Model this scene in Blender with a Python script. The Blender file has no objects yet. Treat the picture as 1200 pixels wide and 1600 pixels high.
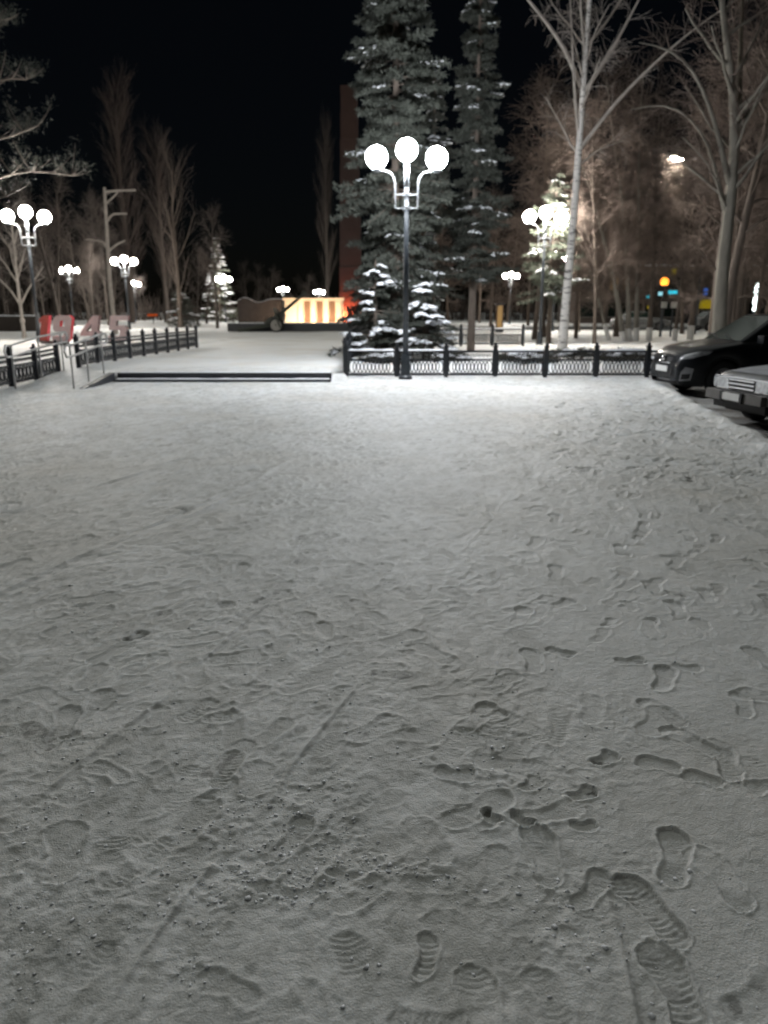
import bpy, bmesh, math, random
import numpy as np
from mathutils import Vector, Matrix
from mathutils.bvhtree import BVHTree

# ------------------------------------------------------------------ camera, sky, moon glow, exposure
scene = bpy.context.scene
COL = scene.collection
R = math.radians

cam_d = bpy.data.cameras.new('camera')
cam_d.sensor_fit = 'VERTICAL'
cam_d.sensor_height = 36.0
cam_d.lens = 36.0 * 1205 / 1600
cam_d.clip_start = 0.05
cam_d.clip_end = 2000
cam = bpy.data.objects.new('camera', cam_d)
cam.location = (0, 0, 1.65)
cam.rotation_euler = (R(90 - 14.65), 0, 0)
COL.objects.link(cam)
scene.camera = cam
cam_d.dof.use_dof = True                # phone lens focused on the near snow, the lamps slightly soft
cam_d.dof.focus_distance = 3.0
cam_d.dof.aperture_fstop = 2.5

SUN_EL, SUN_AZ = 62.0, -14.0          # soft glow of the lit town beyond the square
world = bpy.data.worlds.new('World')
scene.world = world
world.use_nodes = True
wn = world.node_tree.nodes
wl = world.node_tree.links
bg = wn['Background']
sky = wn.new('ShaderNodeTexSky')
sky.sky_type = 'NISHITA'
sky.sun_disc = False
sky.sun_elevation = R(SUN_EL)
sky.sun_rotation = R(SUN_AZ)
wl.new(sky.outputs[0], bg.inputs[0])
bg.inputs[1].default_value = 0.0004

sun_d = bpy.data.lights.new('sun', 'SUN')
sun_d.energy = 0.50
sun_d.angle = R(75)
sun_d.color = (0.97, 1.0, 0.92)
sun = bpy.data.objects.new('sun', sun_d)
sun.rotation_euler = (R(-(90 - SUN_EL)), 0, R(-SUN_AZ))
COL.objects.link(sun)

scene.render.engine = 'CYCLES'
scene.view_settings.view_transform = 'Standard'
scene.view_settings.look = 'None'
scene.view_settings.exposure = 0.0
scene.view_settings.gamma = 1.0
scene.view_settings.use_curve_mapping = False
scene.cycles.max_bounces = 5
scene.cycles.diffuse_bounces = 3
scene.cycles.glossy_bounces = 3
scene.cycles.sample_clamp_indirect = 4.0
scene.cycles.caustics_reflective = False
scene.cycles.caustics_refractive = False

LAMP_MAIN = 315.0
LAMP_FAR = 335.0

# ------------------------------------------------------------------ noise in numpy
def _hash(ix, iy, seed):
    h = (ix.astype(np.int64) * 374761393 + iy.astype(np.int64) * 668265263 + seed * 1442695041) & 0xffffffff
    h = ((h ^ (h >> 13)) * 1274126177) & 0xffffffff
    h = h ^ (h >> 16)
    return (h & 0xffffff).astype(np.float64) / 0xffffff

def vnoise(x, y, seed=0):
    ix = np.floor(x); iy = np.floor(y)
    fx = x - ix; fy = y - iy
    fx = fx * fx * fx * (fx * (fx * 6 - 15) + 10); fy = fy * fy * fy * (fy * (fy * 6 - 15) + 10)
    a = _hash(ix, iy, seed); b = _hash(ix + 1, iy, seed)
    c = _hash(ix, iy + 1, seed); d = _hash(ix + 1, iy + 1, seed)
    return (a + (b - a) * fx) * (1 - fy) + (c + (d - c) * fx) * fy

def fbm(x, y, seed=0, octs=3):
    s = 0; a = 1; t = 0
    for o in range(octs):
        c, sn = math.cos(0.7 * o + .3), math.sin(0.7 * o + .3)
        s = s + a * vnoise((x * c - y * sn) * 2 ** o, (x * sn + y * c) * 2 ** o, seed + o * 17)
        t += a; a *= 0.5
    return s / t

def ss(a, b, x):
    t = np.clip((x - a) / (b - a), 0, 1)
    return t * t * (3 - 2 * t)

# ------------------------------------------------------------------ materials
def mk(name, col, rough=0.6, metal=0.0, var=0.15, scale=6.0, bump=0.0, bscale=40.0, spec=0.5, coat=0.0, stretch=(1, 1, 1), bdist=0.01):
    m = bpy.data.materials.new(name)
    m.use_nodes = True
    n = m.node_tree.nodes; l = m.node_tree.links
    p = n['Principled BSDF']
    p.inputs['Roughness'].default_value = rough
    p.inputs['Metallic'].default_value = metal
    p.inputs['Specular IOR Level'].default_value = spec
    p.inputs['Coat Weight'].default_value = coat
    tc = n.new('ShaderNodeTexCoord')
    mp = n.new('ShaderNodeMapping'); mp.inputs['Scale'].default_value = stretch
    l.new(tc.outputs['Object'], mp.inputs['Vector'])
    nz = n.new('ShaderNodeTexNoise')
    nz.inputs['Scale'].default_value = scale; nz.inputs['Detail'].default_value = 5
    l.new(mp.outputs[0], nz.inputs['Vector'])
    mx = n.new('ShaderNodeMix'); mx.data_type = 'RGBA'
    mx.inputs[6].default_value = tuple(max(0, c * (1 - var * 1.6)) for c in col) + (1,)
    mx.inputs[7].default_value = tuple(min(1, c * (1 + var * 1.6)) for c in col) + (1,)
    l.new(nz.outputs[0], mx.inputs[0]); l.new(mx.outputs[2], p.inputs['Base Color'])
    if bump > 0:
        n2 = n.new('ShaderNodeTexNoise'); n2.inputs['Scale'].default_value = bscale; n2.inputs['Detail'].default_value = 4
        l.new(mp.outputs[0], n2.inputs['Vector'])
        b = n.new('ShaderNodeBump'); b.inputs['Strength'].default_value = bump; b.inputs['Distance'].default_value = bdist
        l.new(n2.outputs[0], b.inputs['Height']); l.new(b.outputs[0], p.inputs['Normal'])
    return m

def emit(name, col, strength):
    m = bpy.data.materials.new(name); m.use_nodes = True
    n = m.node_tree.nodes; l = m.node_tree.links
    n.remove(n['Principled BSDF'])
    e = n.new('ShaderNodeEmission'); e.inputs[0].default_value = tuple(col) + (1,); e.inputs[1].default_value = strength
    l.new(e.outputs[0], n['Material Output'].inputs[0])
    return m

def snow_ground_mat():
    m = bpy.data.materials.new('trodden_snow'); m.use_nodes = True
    n = m.node_tree.nodes; l = m.node_tree.links
    p = n['Principled BSDF']; p.inputs['Roughness'].default_value = 0.62; p.inputs['Specular IOR Level'].default_value = 0.3
    p.inputs['Subsurface Weight'].default_value = 0.5; p.inputs['Subsurface Radius'].default_value = (.9, 1.0, 1.1); p.inputs['Subsurface Scale'].default_value = 0.006
    tc = n.new('ShaderNodeTexCoord')
    def noise(s, d):
        z = n.new('ShaderNodeTexNoise'); z.inputs['Scale'].default_value = s; z.inputs['Detail'].default_value = d
        l.new(tc.outputs['Object'], z.inputs['Vector']); return z
    def mix(fac, a, b):
        x = n.new('ShaderNodeMix'); x.data_type = 'RGBA'
        l.new(fac, x.inputs[0])
        for i, c in ((6, a), (7, b)):
            if isinstance(c, tuple): x.inputs[i].default_value = c + (1,)
            else: l.new(c, x.inputs[i])
        return x.outputs[2]
    nz = noise(1.3, 6)
    c = mix(nz.outputs[0], (0.74, 0.75, 0.74), (0.88, 0.89, 0.90))
    nb = noise(.45, 4)
    rb = n.new('ShaderNodeMapRange'); rb.inputs[1].default_value = 0.48; rb.inputs[2].default_value = 0.72; rb.inputs[4].default_value = 0.6
    l.new(nb.outputs[0], rb.inputs[0])
    c = mix(rb.outputs[0], c, (0.63, 0.59, 0.52))
    ns = noise(55, 3)
    r = n.new('ShaderNodeMapRange'); r.inputs[1].default_value = 0.60; r.inputs[2].default_value = 0.78
    l.new(ns.outputs[0], r.inputs[0])
    g = n.new('ShaderNodeMath'); g.operation = 'MULTIPLY'; g.inputs[1].default_value = 0.6; l.new(r.outputs[0], g.inputs[0])
    c = mix(g.outputs[0], c, (0.42, 0.41, 0.37))
    ap = n.new('ShaderNodeAttribute'); ap.attribute_name = 'packed'
    c = mix(ap.outputs['Fac'], c, (0.46, 0.465, 0.44))
    ad = n.new('ShaderNodeAttribute'); ad.attribute_name = 'dirt'
    c = mix(ad.outputs['Fac'], c, (0.07, 0.066, 0.058))
    asl = n.new('ShaderNodeAttribute'); asl.attribute_name = 'slush'
    n3 = noise(3.0, 5)
    sl = mix(n3.outputs[0], (0.05, 0.046, 0.04), (0.30, 0.28, 0.26))
    c = mix(asl.outputs['Fac'], c, sl)
    l.new(c, p.inputs['Base Color'])
    rr = n.new('ShaderNodeMapRange'); rr.inputs[3].default_value = 0.62; rr.inputs[4].default_value = 0.35
    l.new(asl.outputs['Fac'], rr.inputs[0]); l.new(rr.outputs[0], p.inputs['Roughness'])
    n4 = noise(160, 4); n5 = noise(45, 3)
    ma = n.new('ShaderNodeMath'); ma.operation = 'ADD'; l.new(n4.outputs[0], ma.inputs[0]); l.new(n5.outputs[0], ma.inputs[1])
    b = n.new('ShaderNodeBump'); b.inputs['Strength'].default_value = 0.55; b.inputs['Distance'].default_value = 0.006
    l.new(ma.outputs[0], b.inputs['Height']); l.new(b.outputs[0], p.inputs['Normal'])
    return m

def birch_mat(name, white=(0.62, 0.58, 0.53), dark=(0.06, 0.05, 0.045)):
    m = bpy.data.materials.new(name); m.use_nodes = True
    n = m.node_tree.nodes; l = m.node_tree.links
    p = n['Principled BSDF']; p.inputs['Roughness'].default_value = 0.75
    tc = n.new('ShaderNodeTexCoord')
    mp = n.new('ShaderNodeMapping'); mp.inputs['Scale'].default_value = (2.2, 2.2, 9.0)
    l.new(tc.outputs['Object'], mp.inputs['Vector'])
    z = n.new('ShaderNodeTexNoise'); z.inputs['Scale'].default_value = 1.6; z.inputs['Detail'].default_value = 6; z.inputs['Roughness'].default_value = .65
    l.new(mp.outputs[0], z.inputs['Vector'])
    r = n.new('ShaderNodeMapRange'); r.inputs[1].default_value = 0.54; r.inputs[2].default_value = 0.63
    l.new(z.outputs[0], r.inputs[0])
    x = n.new('ShaderNodeMix'); x.data_type = 'RGBA'
    x.inputs[6].default_value = white + (1,); x.inputs[7].default_value = dark + (1,)
    l.new(r.outputs[0], x.inputs[0]); l.new(x.outputs[2], p.inputs['Base Color'])
    b = n.new('ShaderNodeBump'); b.inputs['Strength'].default_value = 0.6; b.inputs['Distance'].default_value = 0.02
    l.new(z.outputs[0], b.inputs['Height']); l.new(b.outputs[0], p.inputs['Normal'])
    return m

M = dict(
    snow=snow_ground_mat(),
    snowcap=mk('fresh_snow', (0.82, 0.84, 0.88), 0.6, var=0.05, bump=0.5, bscale=30),
    granite=mk('dark_granite', (0.045, 0.048, 0.055), 0.5, var=0.35, scale=18, bump=0.2),
    iron=mk('black_cast_iron', (0.022, 0.025, 0.03), 0.5, var=0.3, scale=20, bump=0.3, bscale=60),
    pole=mk('dark_painted_steel', (0.035, 0.042, 0.05), 0.42, var=0.25, scale=10, bump=0.1),
    arm=mk('grey_painted_steel', (0.30, 0.32, 0.34), 0.45, var=0.15),
    steel=mk('brushed_steel', (0.58, 0.57, 0.56), 0.38, 0.5, var=0.15, scale=14),
    bark=mk('grey_brown_bark', (0.125, 0.10, 0.082), 0.9, var=0.4, scale=5, bump=0.9, bscale=14, stretch=(1, 1, .3), bdist=.03),
    bark2=mk('pale_grey_bark', (0.20, 0.185, 0.155), 0.9, var=0.3, scale=5, bump=0.9, bscale=14, stretch=(1, 1, .3), bdist=.03),
    twig=mk('brown_twigs', (0.155, 0.118, 0.098), 0.9, var=0.3),
    bark_dim=mk('dimmed_bark', (0.075, 0.062, 0.053), 0.9, var=0.4, scale=5, bump=0.9, bscale=14, stretch=(1, 1, .3), bdist=.03),  # grey brown bark with its colour darkened so trees look dimly lit
    twig_dim=mk('dimmed_twigs', (0.075, 0.060, 0.052), 0.9, var=0.3),  # brown twigs darkened likewise, the weak light is put into the colour
    birch=birch_mat('birch_bark', (0.72, 0.69, 0.65)),
    birchtwig=mk('birch_twigs', (0.27, 0.24, 0.22), 0.85, var=0.3),
    birchlimb=mk('birch_limbs', (0.40, 0.36, 0.32), 0.8, var=0.3, scale=4),
    white=mk('whitewash', (0.70, 0.69, 0.66), 0.9, var=0.12, bump=.4),
    needle=mk('spruce_needles', (0.052, 0.058, 0.047), 0.75, var=0.45, scale=3),
    needle2=mk('pine_needles', (0.10, 0.115, 0.085), 0.75, var=0.4, scale=3),
    shrub=mk('juniper_shrub', (0.055, 0.05, 0.035), 0.85, var=0.4, scale=4),
    pink=mk('faded_pink_paint', (0.90, 0.64, 0.61), 0.55, var=0.12, scale=5),
    red=mk('bright_red_paint', (0.88, 0.03, 0.06), 0.45, var=0.1),
    rust=mk('brown_red_paint', (0.55, 0.13, 0.10), 0.55, var=0.2),
    darkred=mk('dark_red_paint', (0.12, 0.035, 0.04), 0.5, var=0.2),
    concrete=mk('grey_concrete', (0.22, 0.215, 0.20), 0.85, var=0.2, bump=.4),
    relief=mk('grey_relief_stone', (0.035, 0.031, 0.031), 0.9, var=0.35, scale=1.6, bump=1.0, bscale=3, bdist=.15),
    cream=mk('cream_stone', (0.60, 0.54, 0.44), 0.75, var=0.08, bump=.2),
    niche=mk('brown_stone', (0.15, 0.09, 0.055), 0.7, var=0.12),
    redstone=mk('red_granite', (0.05, 0.028, 0.024), 0.6, var=0.15, scale=3),
    gunmetal=mk('green_gun_paint', (0.045, 0.052, 0.04), 0.55, var=0.25),
    gunwheel=mk('snow_dusted_wheel', (0.40, 0.39, 0.36), 0.8, var=0.15),
    rubber=mk('tyre_rubber', (0.016, 0.016, 0.017), 0.8, var=0.3),
    suv=mk('black_car_paint', (0.010, 0.011, 0.013), 0.3, var=0.2, spec=.2, coat=.12),
    sedan=mk('dusty_dark_paint', (0.085, 0.088, 0.09), 0.45, var=0.35, scale=4, coat=.25),
    dusty=mk('snow_dusted_hood', (0.27, 0.28, 0.30), 0.6, var=0.35, scale=4),
    glass=mk('dark_window_glass', (0.012, 0.02, 0.017), 0.08, var=0.2, spec=0.3),
    chrome=mk('chrome', (0.72, 0.72, 0.73), 0.16, 1.0, var=0.05),
    lens=mk('headlight_glass', (0.42, 0.43, 0.44), 0.12, 0.45, var=0.4, scale=14, coat=1.0),
    bumper=mk('grey_plastic_bumper', (0.12, 0.113, 0.105), 0.6, var=0.3, scale=5),
    black=mk('matt_black', (0.008, 0.008, 0.009), 0.7, var=0.3),
    plate=mk('white_plate', (0.68, 0.68, 0.66), 0.5, var=0.08),
    alloy=mk('alloy_rim', (0.22, 0.22, 0.23), 0.35, 0.8, var=0.2),
    wall=mk('brown_plaster', (0.09, 0.075, 0.065), 0.9, var=0.2, scale=1),
    wall2=mk('grey_plaster', (0.10, 0.10, 0.10), 0.9, var=0.2, scale=1),
    asphalt=mk('wet_asphalt', (0.05, 0.05, 0.052), 0.5, var=0.5, scale=1.2, bump=.3),
    globe=emit('lamp_globe_cool', (0.93, 0.96, 1.0), LAMP_MAIN),
    globe2=emit('lamp_globe_neutral', (1.0, 0.94, 0.86), LAMP_FAR),
    led=emit('street_lamp_led', (1.0, 0.93, 0.80), 1800.0),
    sodium=emit('sodium_globe', (1.0, 0.30, 0.03), 4.6),
    flood=emit('warm_flood_lens', (1.0, 0.66, 0.40), 1150.0),
    redflood=emit('red_flood_lens', (1.0, 0.17, 0.06), 4200.0),
    cyan=emit('cyan_sign', (0.03, 0.55, 0.72), 1.1),
    cyanw=emit('pale_cyan_sign', (0.35, 0.75, 0.85), 0.9),
    yellow=emit('yellow_sign', (0.45, 0.33, 0.01), 0.55),
    blue=emit('blue_sign', (0.08, 0.2, 0.72), 0.55),
    redled=emit('red_sign', (1.0, 0.03, 0.06), 1.6),
    greenled=emit('green_white_sign', (0.85, 1.0, 0.75), 2.0),
    orangeled=emit('orange_shop_sign', (1.0, 0.17, 0.04), 0.3),
    bulb=emit('white_bulb', (0.86, 1.0, 0.97), 6.0),
    warmwin=emit('warm_window', (1.0, 0.62, 0.25), 0.35),
)

# ------------------------------------------------------------------ object helpers
def mesh_obj(name, verts, faces, mat, parent=None, smooth=False, loc=None):
    me = bpy.data.meshes.new(name)
    me.from_pydata([tuple(v) for v in verts], [], [tuple(f) for f in faces])
    me.validate()
    me.materials.append(M[mat] if isinstance(mat, str) else mat)
    if smooth:
        me.polygons.foreach_set('use_smooth', [True] * len(me.polygons))
    o = bpy.data.objects.new(name, me)
    COL.objects.link(o)
    if parent: o.parent = parent
    if loc is not None: o.location = loc
    return o

def np_obj(name, V, F, mat, parent=None, smooth=False, loc=None):
    """V (n,3) array, F (m,3) or (m,4) array"""
    me = bpy.data.meshes.new(name)
    V = np.ascontiguousarray(V, dtype=np.float32); F = np.ascontiguousarray(F, dtype=np.int32)
    k = F.shape[1]
    me.vertices.add(len(V)); me.vertices.foreach_set('co', V.ravel())
    me.loops.add(F.size); me.loops.foreach_set('vertex_index', F.ravel())
    me.polygons.add(len(F)); me.polygons.foreach_set('loop_start', np.arange(0, F.size, k, dtype=np.int32))
    me.update(calc_edges=True)
    me.materials.append(M[mat] if isinstance(mat, str) else mat)
    me.polygons.foreach_set('use_smooth', np.full(len(F), smooth, dtype=bool))
    o = bpy.data.objects.new(name, me)
    COL.objects.link(o)
    if parent: o.parent = parent
    if loc is not None: o.location = loc
    if name in ('branches', 'crown', 'snow_load', 'foliage', 'stems'): o['kind'] = 'stuff'
    return o

def share(o, parent, loc=None, rot=None, scale=None):
    c = o.copy(); COL.objects.link(c); c.parent = parent
    if loc is not None: c.location = loc
    if rot is not None: c.rotation_euler = rot
    if scale is not None: c.scale = scale
    return c

def tag(o, label=None, cat=None, group=None, kind=None):
    if label: o['label'] = label
    if cat: o['category'] = cat
    if group: o['group'] = group
    if kind: o['kind'] = kind
    return o

def thing(name, label, cat, loc=(0, 0, 0), rz=0.0, group=None):
    e = bpy.data.objects.new(name, None)
    e.empty_display_size = 0.2
    COL.objects.link(e); e.location = loc; e.rotation_euler = (0, 0, rz)
    return tag(e, label, cat, group)

def copy_thing(root, loc, rz, scale=1.0, label=None, group=None):
    def cp(o, parent):
        c = o.copy(); COL.objects.link(c); c.parent = parent
        for ch in list(o.children): cp(ch, c)
        return c
    r = cp(root, None)
    r.location = loc; r.rotation_euler = (0, 0, rz)
    r.scale = (scale,) * 3 if not isinstance(scale, tuple) else scale
    if label: r['label'] = label
    if group: r['group'] = group
    elif 'group' in r.keys(): del r['group']
    return r

class MB:
    def __init__(s): s.v = []; s.f = []
    def box(s, c, d, rz=0.0, ry=0.0):
        b = len(s.v); mt = Matrix.Rotation(rz, 3, 'Z') @ Matrix.Rotation(ry, 3, 'Y')
        for x, y, z in ((-1, -1, -1), (1, -1, -1), (1, 1, -1), (-1, 1, -1), (-1, -1, 1), (1, -1, 1), (1, 1, 1), (-1, 1, 1)):
            p = mt @ Vector((x * d[0] / 2, y * d[1] / 2, z * d[2] / 2)); s.v.append((c[0] + p.x, c[1] + p.y, c[2] + p.z))
        for q in ((0, 3, 2, 1), (4, 5, 6, 7), (0, 1, 5, 4), (1, 2, 6, 5), (2, 3, 7, 6), (3, 0, 4, 7)): s.f.append(tuple(b + i for i in q))
        return s
    def tube(s, pts, rad, sides=8, caps=True):
        pts = [Vector(p) for p in pts]; n = len(pts)
        if not hasattr(rad, '__len__'): rad = [rad] * n
        b = len(s.v); ref = None
        for i, p in enumerate(pts):
            t = (pts[min(i + 1, n - 1)] - pts[max(i - 1, 0)]).normalized()
            if ref is None:
                ref = Vector((1, 0, 0)) if abs(t.x) < .8 else Vector((0, 1, 0))
            u = (ref - t * ref.dot(t)).normalized(); w = t.cross(u); ref = u
            for k in range(sides):
                a = 2 * math.pi * k / sides; q = p + (u * math.cos(a) + w * math.sin(a)) * rad[i]; s.v.append(tuple(q))
        for i in range(n - 1):
            for k in range(sides):
                k2 = (k + 1) % sides
                s.f.append((b + i * sides + k, b + i * sides + k2, b + (i + 1) * sides + k2, b + (i + 1) * sides + k))
        if caps:
            s.f.append(tuple(b + k for k in reversed(range(sides)))); s.f.append(tuple(b + (n - 1) * sides + k for k in range(sides)))
        return s
    def lathe(s, prof, segs=16, axis='Z', off=(0, 0, 0)):
        b = len(s.v); n = len(prof)
        for r, z in prof:
            for k in range(segs):
                a = 2 * math.pi * k / segs; c, d = r * math.cos(a), r * math.sin(a)
                p = (c, d, z) if axis == 'Z' else ((c, z, d) if axis == 'Y' else (z, c, d))
                s.v.append((p[0] + off[0], p[1] + off[1], p[2] + off[2]))
        fl = axis == 'Y'
        for i in range(n - 1):
            for k in range(segs):
                k2 = (k + 1) % segs
                q = (b + i * segs + k, b + i * segs + k2, b + (i + 1) * segs + k2, b + (i + 1) * segs + k)
                s.f.append(q[::-1] if fl else q)
        return s
    def prism(s, poly, y0, y1):
        """polygon in xz, extruded along y"""
        b = len(s.v); n = len(poly)
        for y in (y0, y1):
            for x, z in poly: s.v.append((x, y, z))
        s.f.append(tuple(b + i for i in range(n))); s.f.append(tuple(b + n + i for i in reversed(range(n))))
        for i in range(n):
            j = (i + 1) % n; s.f.append((b + i, b + n + i, b + n + j, b + j))
        return s
    def build(s, name, mat, parent=None, smooth=False, loc=None):
        return mesh_obj(name, s.v, s.f, mat, parent, smooth, loc)

def sphere(name, r, mat, parent, loc, segs=20, rings=12, sz=1.0):
    prof = [(max(1e-4, r * math.sin(math.pi * i / rings)), -r * sz * math.cos(math.pi * i / rings)) for i in range(rings + 1)]
    return MB().lathe(prof, segs).build(name, mat, parent, True, loc)

# ------------------------------------------------------------------ terrain
def kerb_x(y): return 5.0 + 0.168 * (y - 9.9)

def macro(x, y):
    x = np.asarray(x, float); y = np.asarray(y, float)
    x, y = np.broadcast_arrays(x, y)
    w = .05
    z_left = .33 * ss(17.5, 27, y)
    z_ramp = .2 * np.clip((y - 16.8) / 2.1, 0, 1)
    z_plaza = np.where(y > 18.96, .2, 0.0)
    z_gap = .2 * ss(18.6, 20.6, y)
    z_bed = .26 * ss(19.75, 22.5, y)
    z = z_left
    z = z + (z_ramp - z) * ss(-8.25, -7.95, x)
    z = z + (z_plaza - z) * ss(-6.55 - w, -6.55 + w, x)
    z = z + (z_gap - z) * ss(-1.3 - w, -1.3 + w, x)
    z = z + (z_bed - z) * ss(-1.02, -.9, x)
    far = ss(33, 46, y)
    z = z * (1 - far) + .2 * far
    e = kerb_x(y) + .16 * (fbm(x * 1.7, y * 1.7, 5) - .5) + .1 * (fbm(x * 6, y * 6, 8) - .5)
    lot = ss(-.02, .3, x - e) * (1 - ss(18.9, 19.4, y))
    berm = np.exp(-((x - e + .12) / .17) ** 2) * .07 * (fbm(x * 4, y * 4, 31) + .2) * (1 - ss(18.6, 19.2, y)) * ss(6, 8, y)
    drift = .07 * np.exp(-((y - 19.78) / .16) ** 2) * fbm(x * 2.5, y * 2.5, 44) * ss(-1.1, -.9, x)
    return z * (1 - lot) - .13 * lot + berm + drift, lot

def gz(x, y): return float(macro(x, y)[0])

_b = bmesh.new(); bmesh.ops.create_icosphere(_b, subdivisions=1, radius=1.0)
ICO_V0 = np.array([v.co[:] for v in _b.verts]); ICO_F0 = np.array([[v.index for v in f.verts] for f in _b.faces]); _b.free()
SOLE_U = [-.5, -.47, -.40, -.28, -.08, .1, .28, .41, .48, .5]
SOLE_W = [0.0, .022, .033, .037, .030, .037, .047, .040, .022, 0.0]

def build_foreground():
    ys = [0.7]
    while ys[-1] < 20.7:
        y = ys[-1]; ys.append(y + min(max(.85 * (y * y + 2.7) / (1.65 * 771), .0042), .055))
    ys = np.array(ys); ncol = 820
    u = np.linspace(-1, 1, ncol)
    Y = np.repeat(ys[:, None], ncol, 1)
    X = u[None, :] * (.8 * (ys[:, None] + 1.0))
    Z, lot = macro(X, Y)
    rng = np.random.default_rng(11)
    # trampled relief
    crisp = ss(.15, .9, X - .12 * (Y - 1.5) + .5 * (fbm(X * 1.3, Y * 1.3, 91) - .5)) * (1 - ss(3.8, 7.5, Y))   # smoother snow with separate prints, right of the path
    edge_calm = ss(15.5, 18.0, Y) * .7
    amp = (1 - .72 * crisp) * (1 - edge_calm)
    d = (.25, .968)
    a = X * d[0] + Y * d[1]; b = X * d[1] - Y * d[0]
    H = np.zeros_like(X)
    H += .030 * (fbm(X * 1.1, Y * 1.1, 1) - .5)
    H += .020 * (fbm(a * 2.6, b * 5.5, 2, 3) - .5) * amp
    n = fbm(a * 7.5, b * 13, 3, 3)
    H += .014 * (np.abs(n - .5) * 2 - .3) * amp
    clod_mask = ss(.46, .66, fbm(X * 2.6 + 4, Y * 2.6, 12, 3)) * np.clip(1.3 * np.exp(-((X - .1) / .55) ** 2 - ((Y - 1.9) / .7) ** 2) + .3, 0, 1) * (1 - .5 * crisp)
    n2 = fbm(X * 34, Y * 34, 21, 2)
    H += .010 * ss(.42, .74, n2) * (.25 + clod_mask)
    H += .009 * (fbm(X * 13, Y * 13, 29, 3) - .5) * (.5 + clod_mask) * (1 - .6 * crisp)
    H += .0045 * (fbm(X * 70, Y * 70, 23, 2) - .5) * (.35 + clod_mask)
    H += .005 * (fbm(X * 9, Y * 9, 25, 3) - .5)
    H += .004 * (fbm(X * 28, Y * 22, 27, 2) - .5) * (1 - .5 * crisp)
    dirt = np.zeros_like(X)
    packed = .30 * ss(.42, .66, fbm(a * 3.2, b * 6.5, 33, 5)) * (1 - .6 * crisp) + .40 * ss(.5, .68, fbm(a * 11, b * 22, 34, 4)) * (1 - .6 * crisp)

    def stamp(cx, cy, ang, L, depth, tread, rim, soft=.006, dk=0.0, flat=.85, part=0.0, wk=1.15, pk=.5, rw=.02):
        r = L * .5 + .07
        j0 = np.searchsorted(ys, cy - r); j1 = np.searchsorted(ys, cy + r)
        if j1 - j0 < 2: return
        s = np.s_[j0:j1, :]
        hw = .8 * (cy - r + 1.0); hw2 = .8 * (cy + r + 1.0)
        lo = min((cx - r) / hw, (cx - r) / hw2); hi = max((cx + r) / hw, (cx + r) / hw2)
        i0 = max(0, int((lo + 1) / 2 * (ncol - 1)) - 1); i1 = min(ncol, int((hi + 1) / 2 * (ncol - 1)) + 2)
        if i1 - i0 < 2: return
        s = np.s_[j0:j1, i0:i1]
        dx = X[s] - cx; dy = Y[s] - cy
        c, sn = math.cos(ang), math.sin(ang)
        uu = dx * c + dy * sn; vv = -dx * sn + dy * c
        k = L / .29
        wu = np.interp(uu / L, SOLE_U, SOLE_W) * k * wk
        wob = .006 * (fbm(X[s] * 30, Y[s] * 30, 77, 2) - .5)
        dist = np.minimum(wu - np.abs(vv + .008 * np.cos(uu / L * 5)), L / 2 - np.abs(uu)) + wob
        mask = ss(-soft, soft, dist) * ss(.30, .52, fbm(X[s] * 5 + cx * 9, Y[s] * 5 + cy * 7, 19, 2) + part)
        h = H[s]
        base = h.mean()
        inner = base - depth + .5 * tread * (fbm(X[s] * 55, Y[s] * 55, 63, 2) - .5) + tread * .5 * np.sign(np.sin(uu * 2 * math.pi / .021 + 2.0 * np.cos(vv * 60))) * (fbm(X[s] * 18, Y[s] * 18, 61, 2) > .42)
        h = h * (1 - mask * flat) + inner * mask * flat
        h = h + rim * np.exp(-((dist + .5 * rw) / (.55 * rw)) ** 2) * (1 - mask) * (.4 + fbm(X[s] * 22, Y[s] * 22, 41, 2))
        H[s] = h
        packed[s] = np.maximum(packed[s], mask * pk)
        if dk > 0:
            q = fbm(X[s] * 24, Y[s] * 24, 53, 3)
            dirt[s] = np.maximum(dirt[s], mask * ss(.56, .66, q) * dk)

    H *= .48 + .45 * ss(6, 12, Y)
    # many overlapping, half filled tracks over the whole square
    for i in range(2900):
        y = 1.4 + 16.2 * rng.random() ** .8; x = rng.uniform(-.62, .5) * (y + 1.2)
        if x > kerb_x(y) - .2: continue
        if rng.random() < .85 * float(np.clip((x - .12 * (y - 1.5) - .25) / .6, 0, 1)) * (1 - float(np.clip((y - 3.8) / 3.5, 0, 1))): continue
        ang = rng.normal(math.pi / 2 - .3, .7)
        g_ = .55 + .85 * float(np.clip((y - 4) / 7, 0, 1))
        stamp(x, y, ang, rng.uniform(.14, .31), rng.uniform(.003, .011) * g_, rng.choice([0, .002, .004]), rng.uniform(.001, .007) * g_,
              soft=rng.uniform(.005, .016), dk=.5 if rng.random() < .07 else 0, flat=rng.uniform(.4, .75), part=rng.uniform(-.12, .02), wk=rng.uniform(1.0, 1.7), pk=rng.uniform(.1, .7))
    # drag marks and cart ruts
    def groove(x0, y0, x1, y1, w, dep, ridge, seed):
        L = math.hypot(x1 - x0, y1 - y0); tx, ty = (x1 - x0) / L, (y1 - y0) / L
        j0 = max(0, np.searchsorted(ys, min(y0, y1) - .1)); j1 = np.searchsorted(ys, max(y0, y1) + .1); s = np.s_[j0:j1, :]
        al = (X[s] - x0) * tx + (Y[s] - y0) * ty; ac = -(X[s] - x0) * ty + (Y[s] - y0) * tx
        ac = ac + .10 * (fbm(al * 1.3, al * 0 + seed, seed, 2) - .5)
        m = .7 * ss(0, .15, al) * (1 - ss(L - .3, L, al)) * ss(.3, .55, fbm(al * 2, al * 0 + 3.3 + seed, seed + 5, 2))
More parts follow.
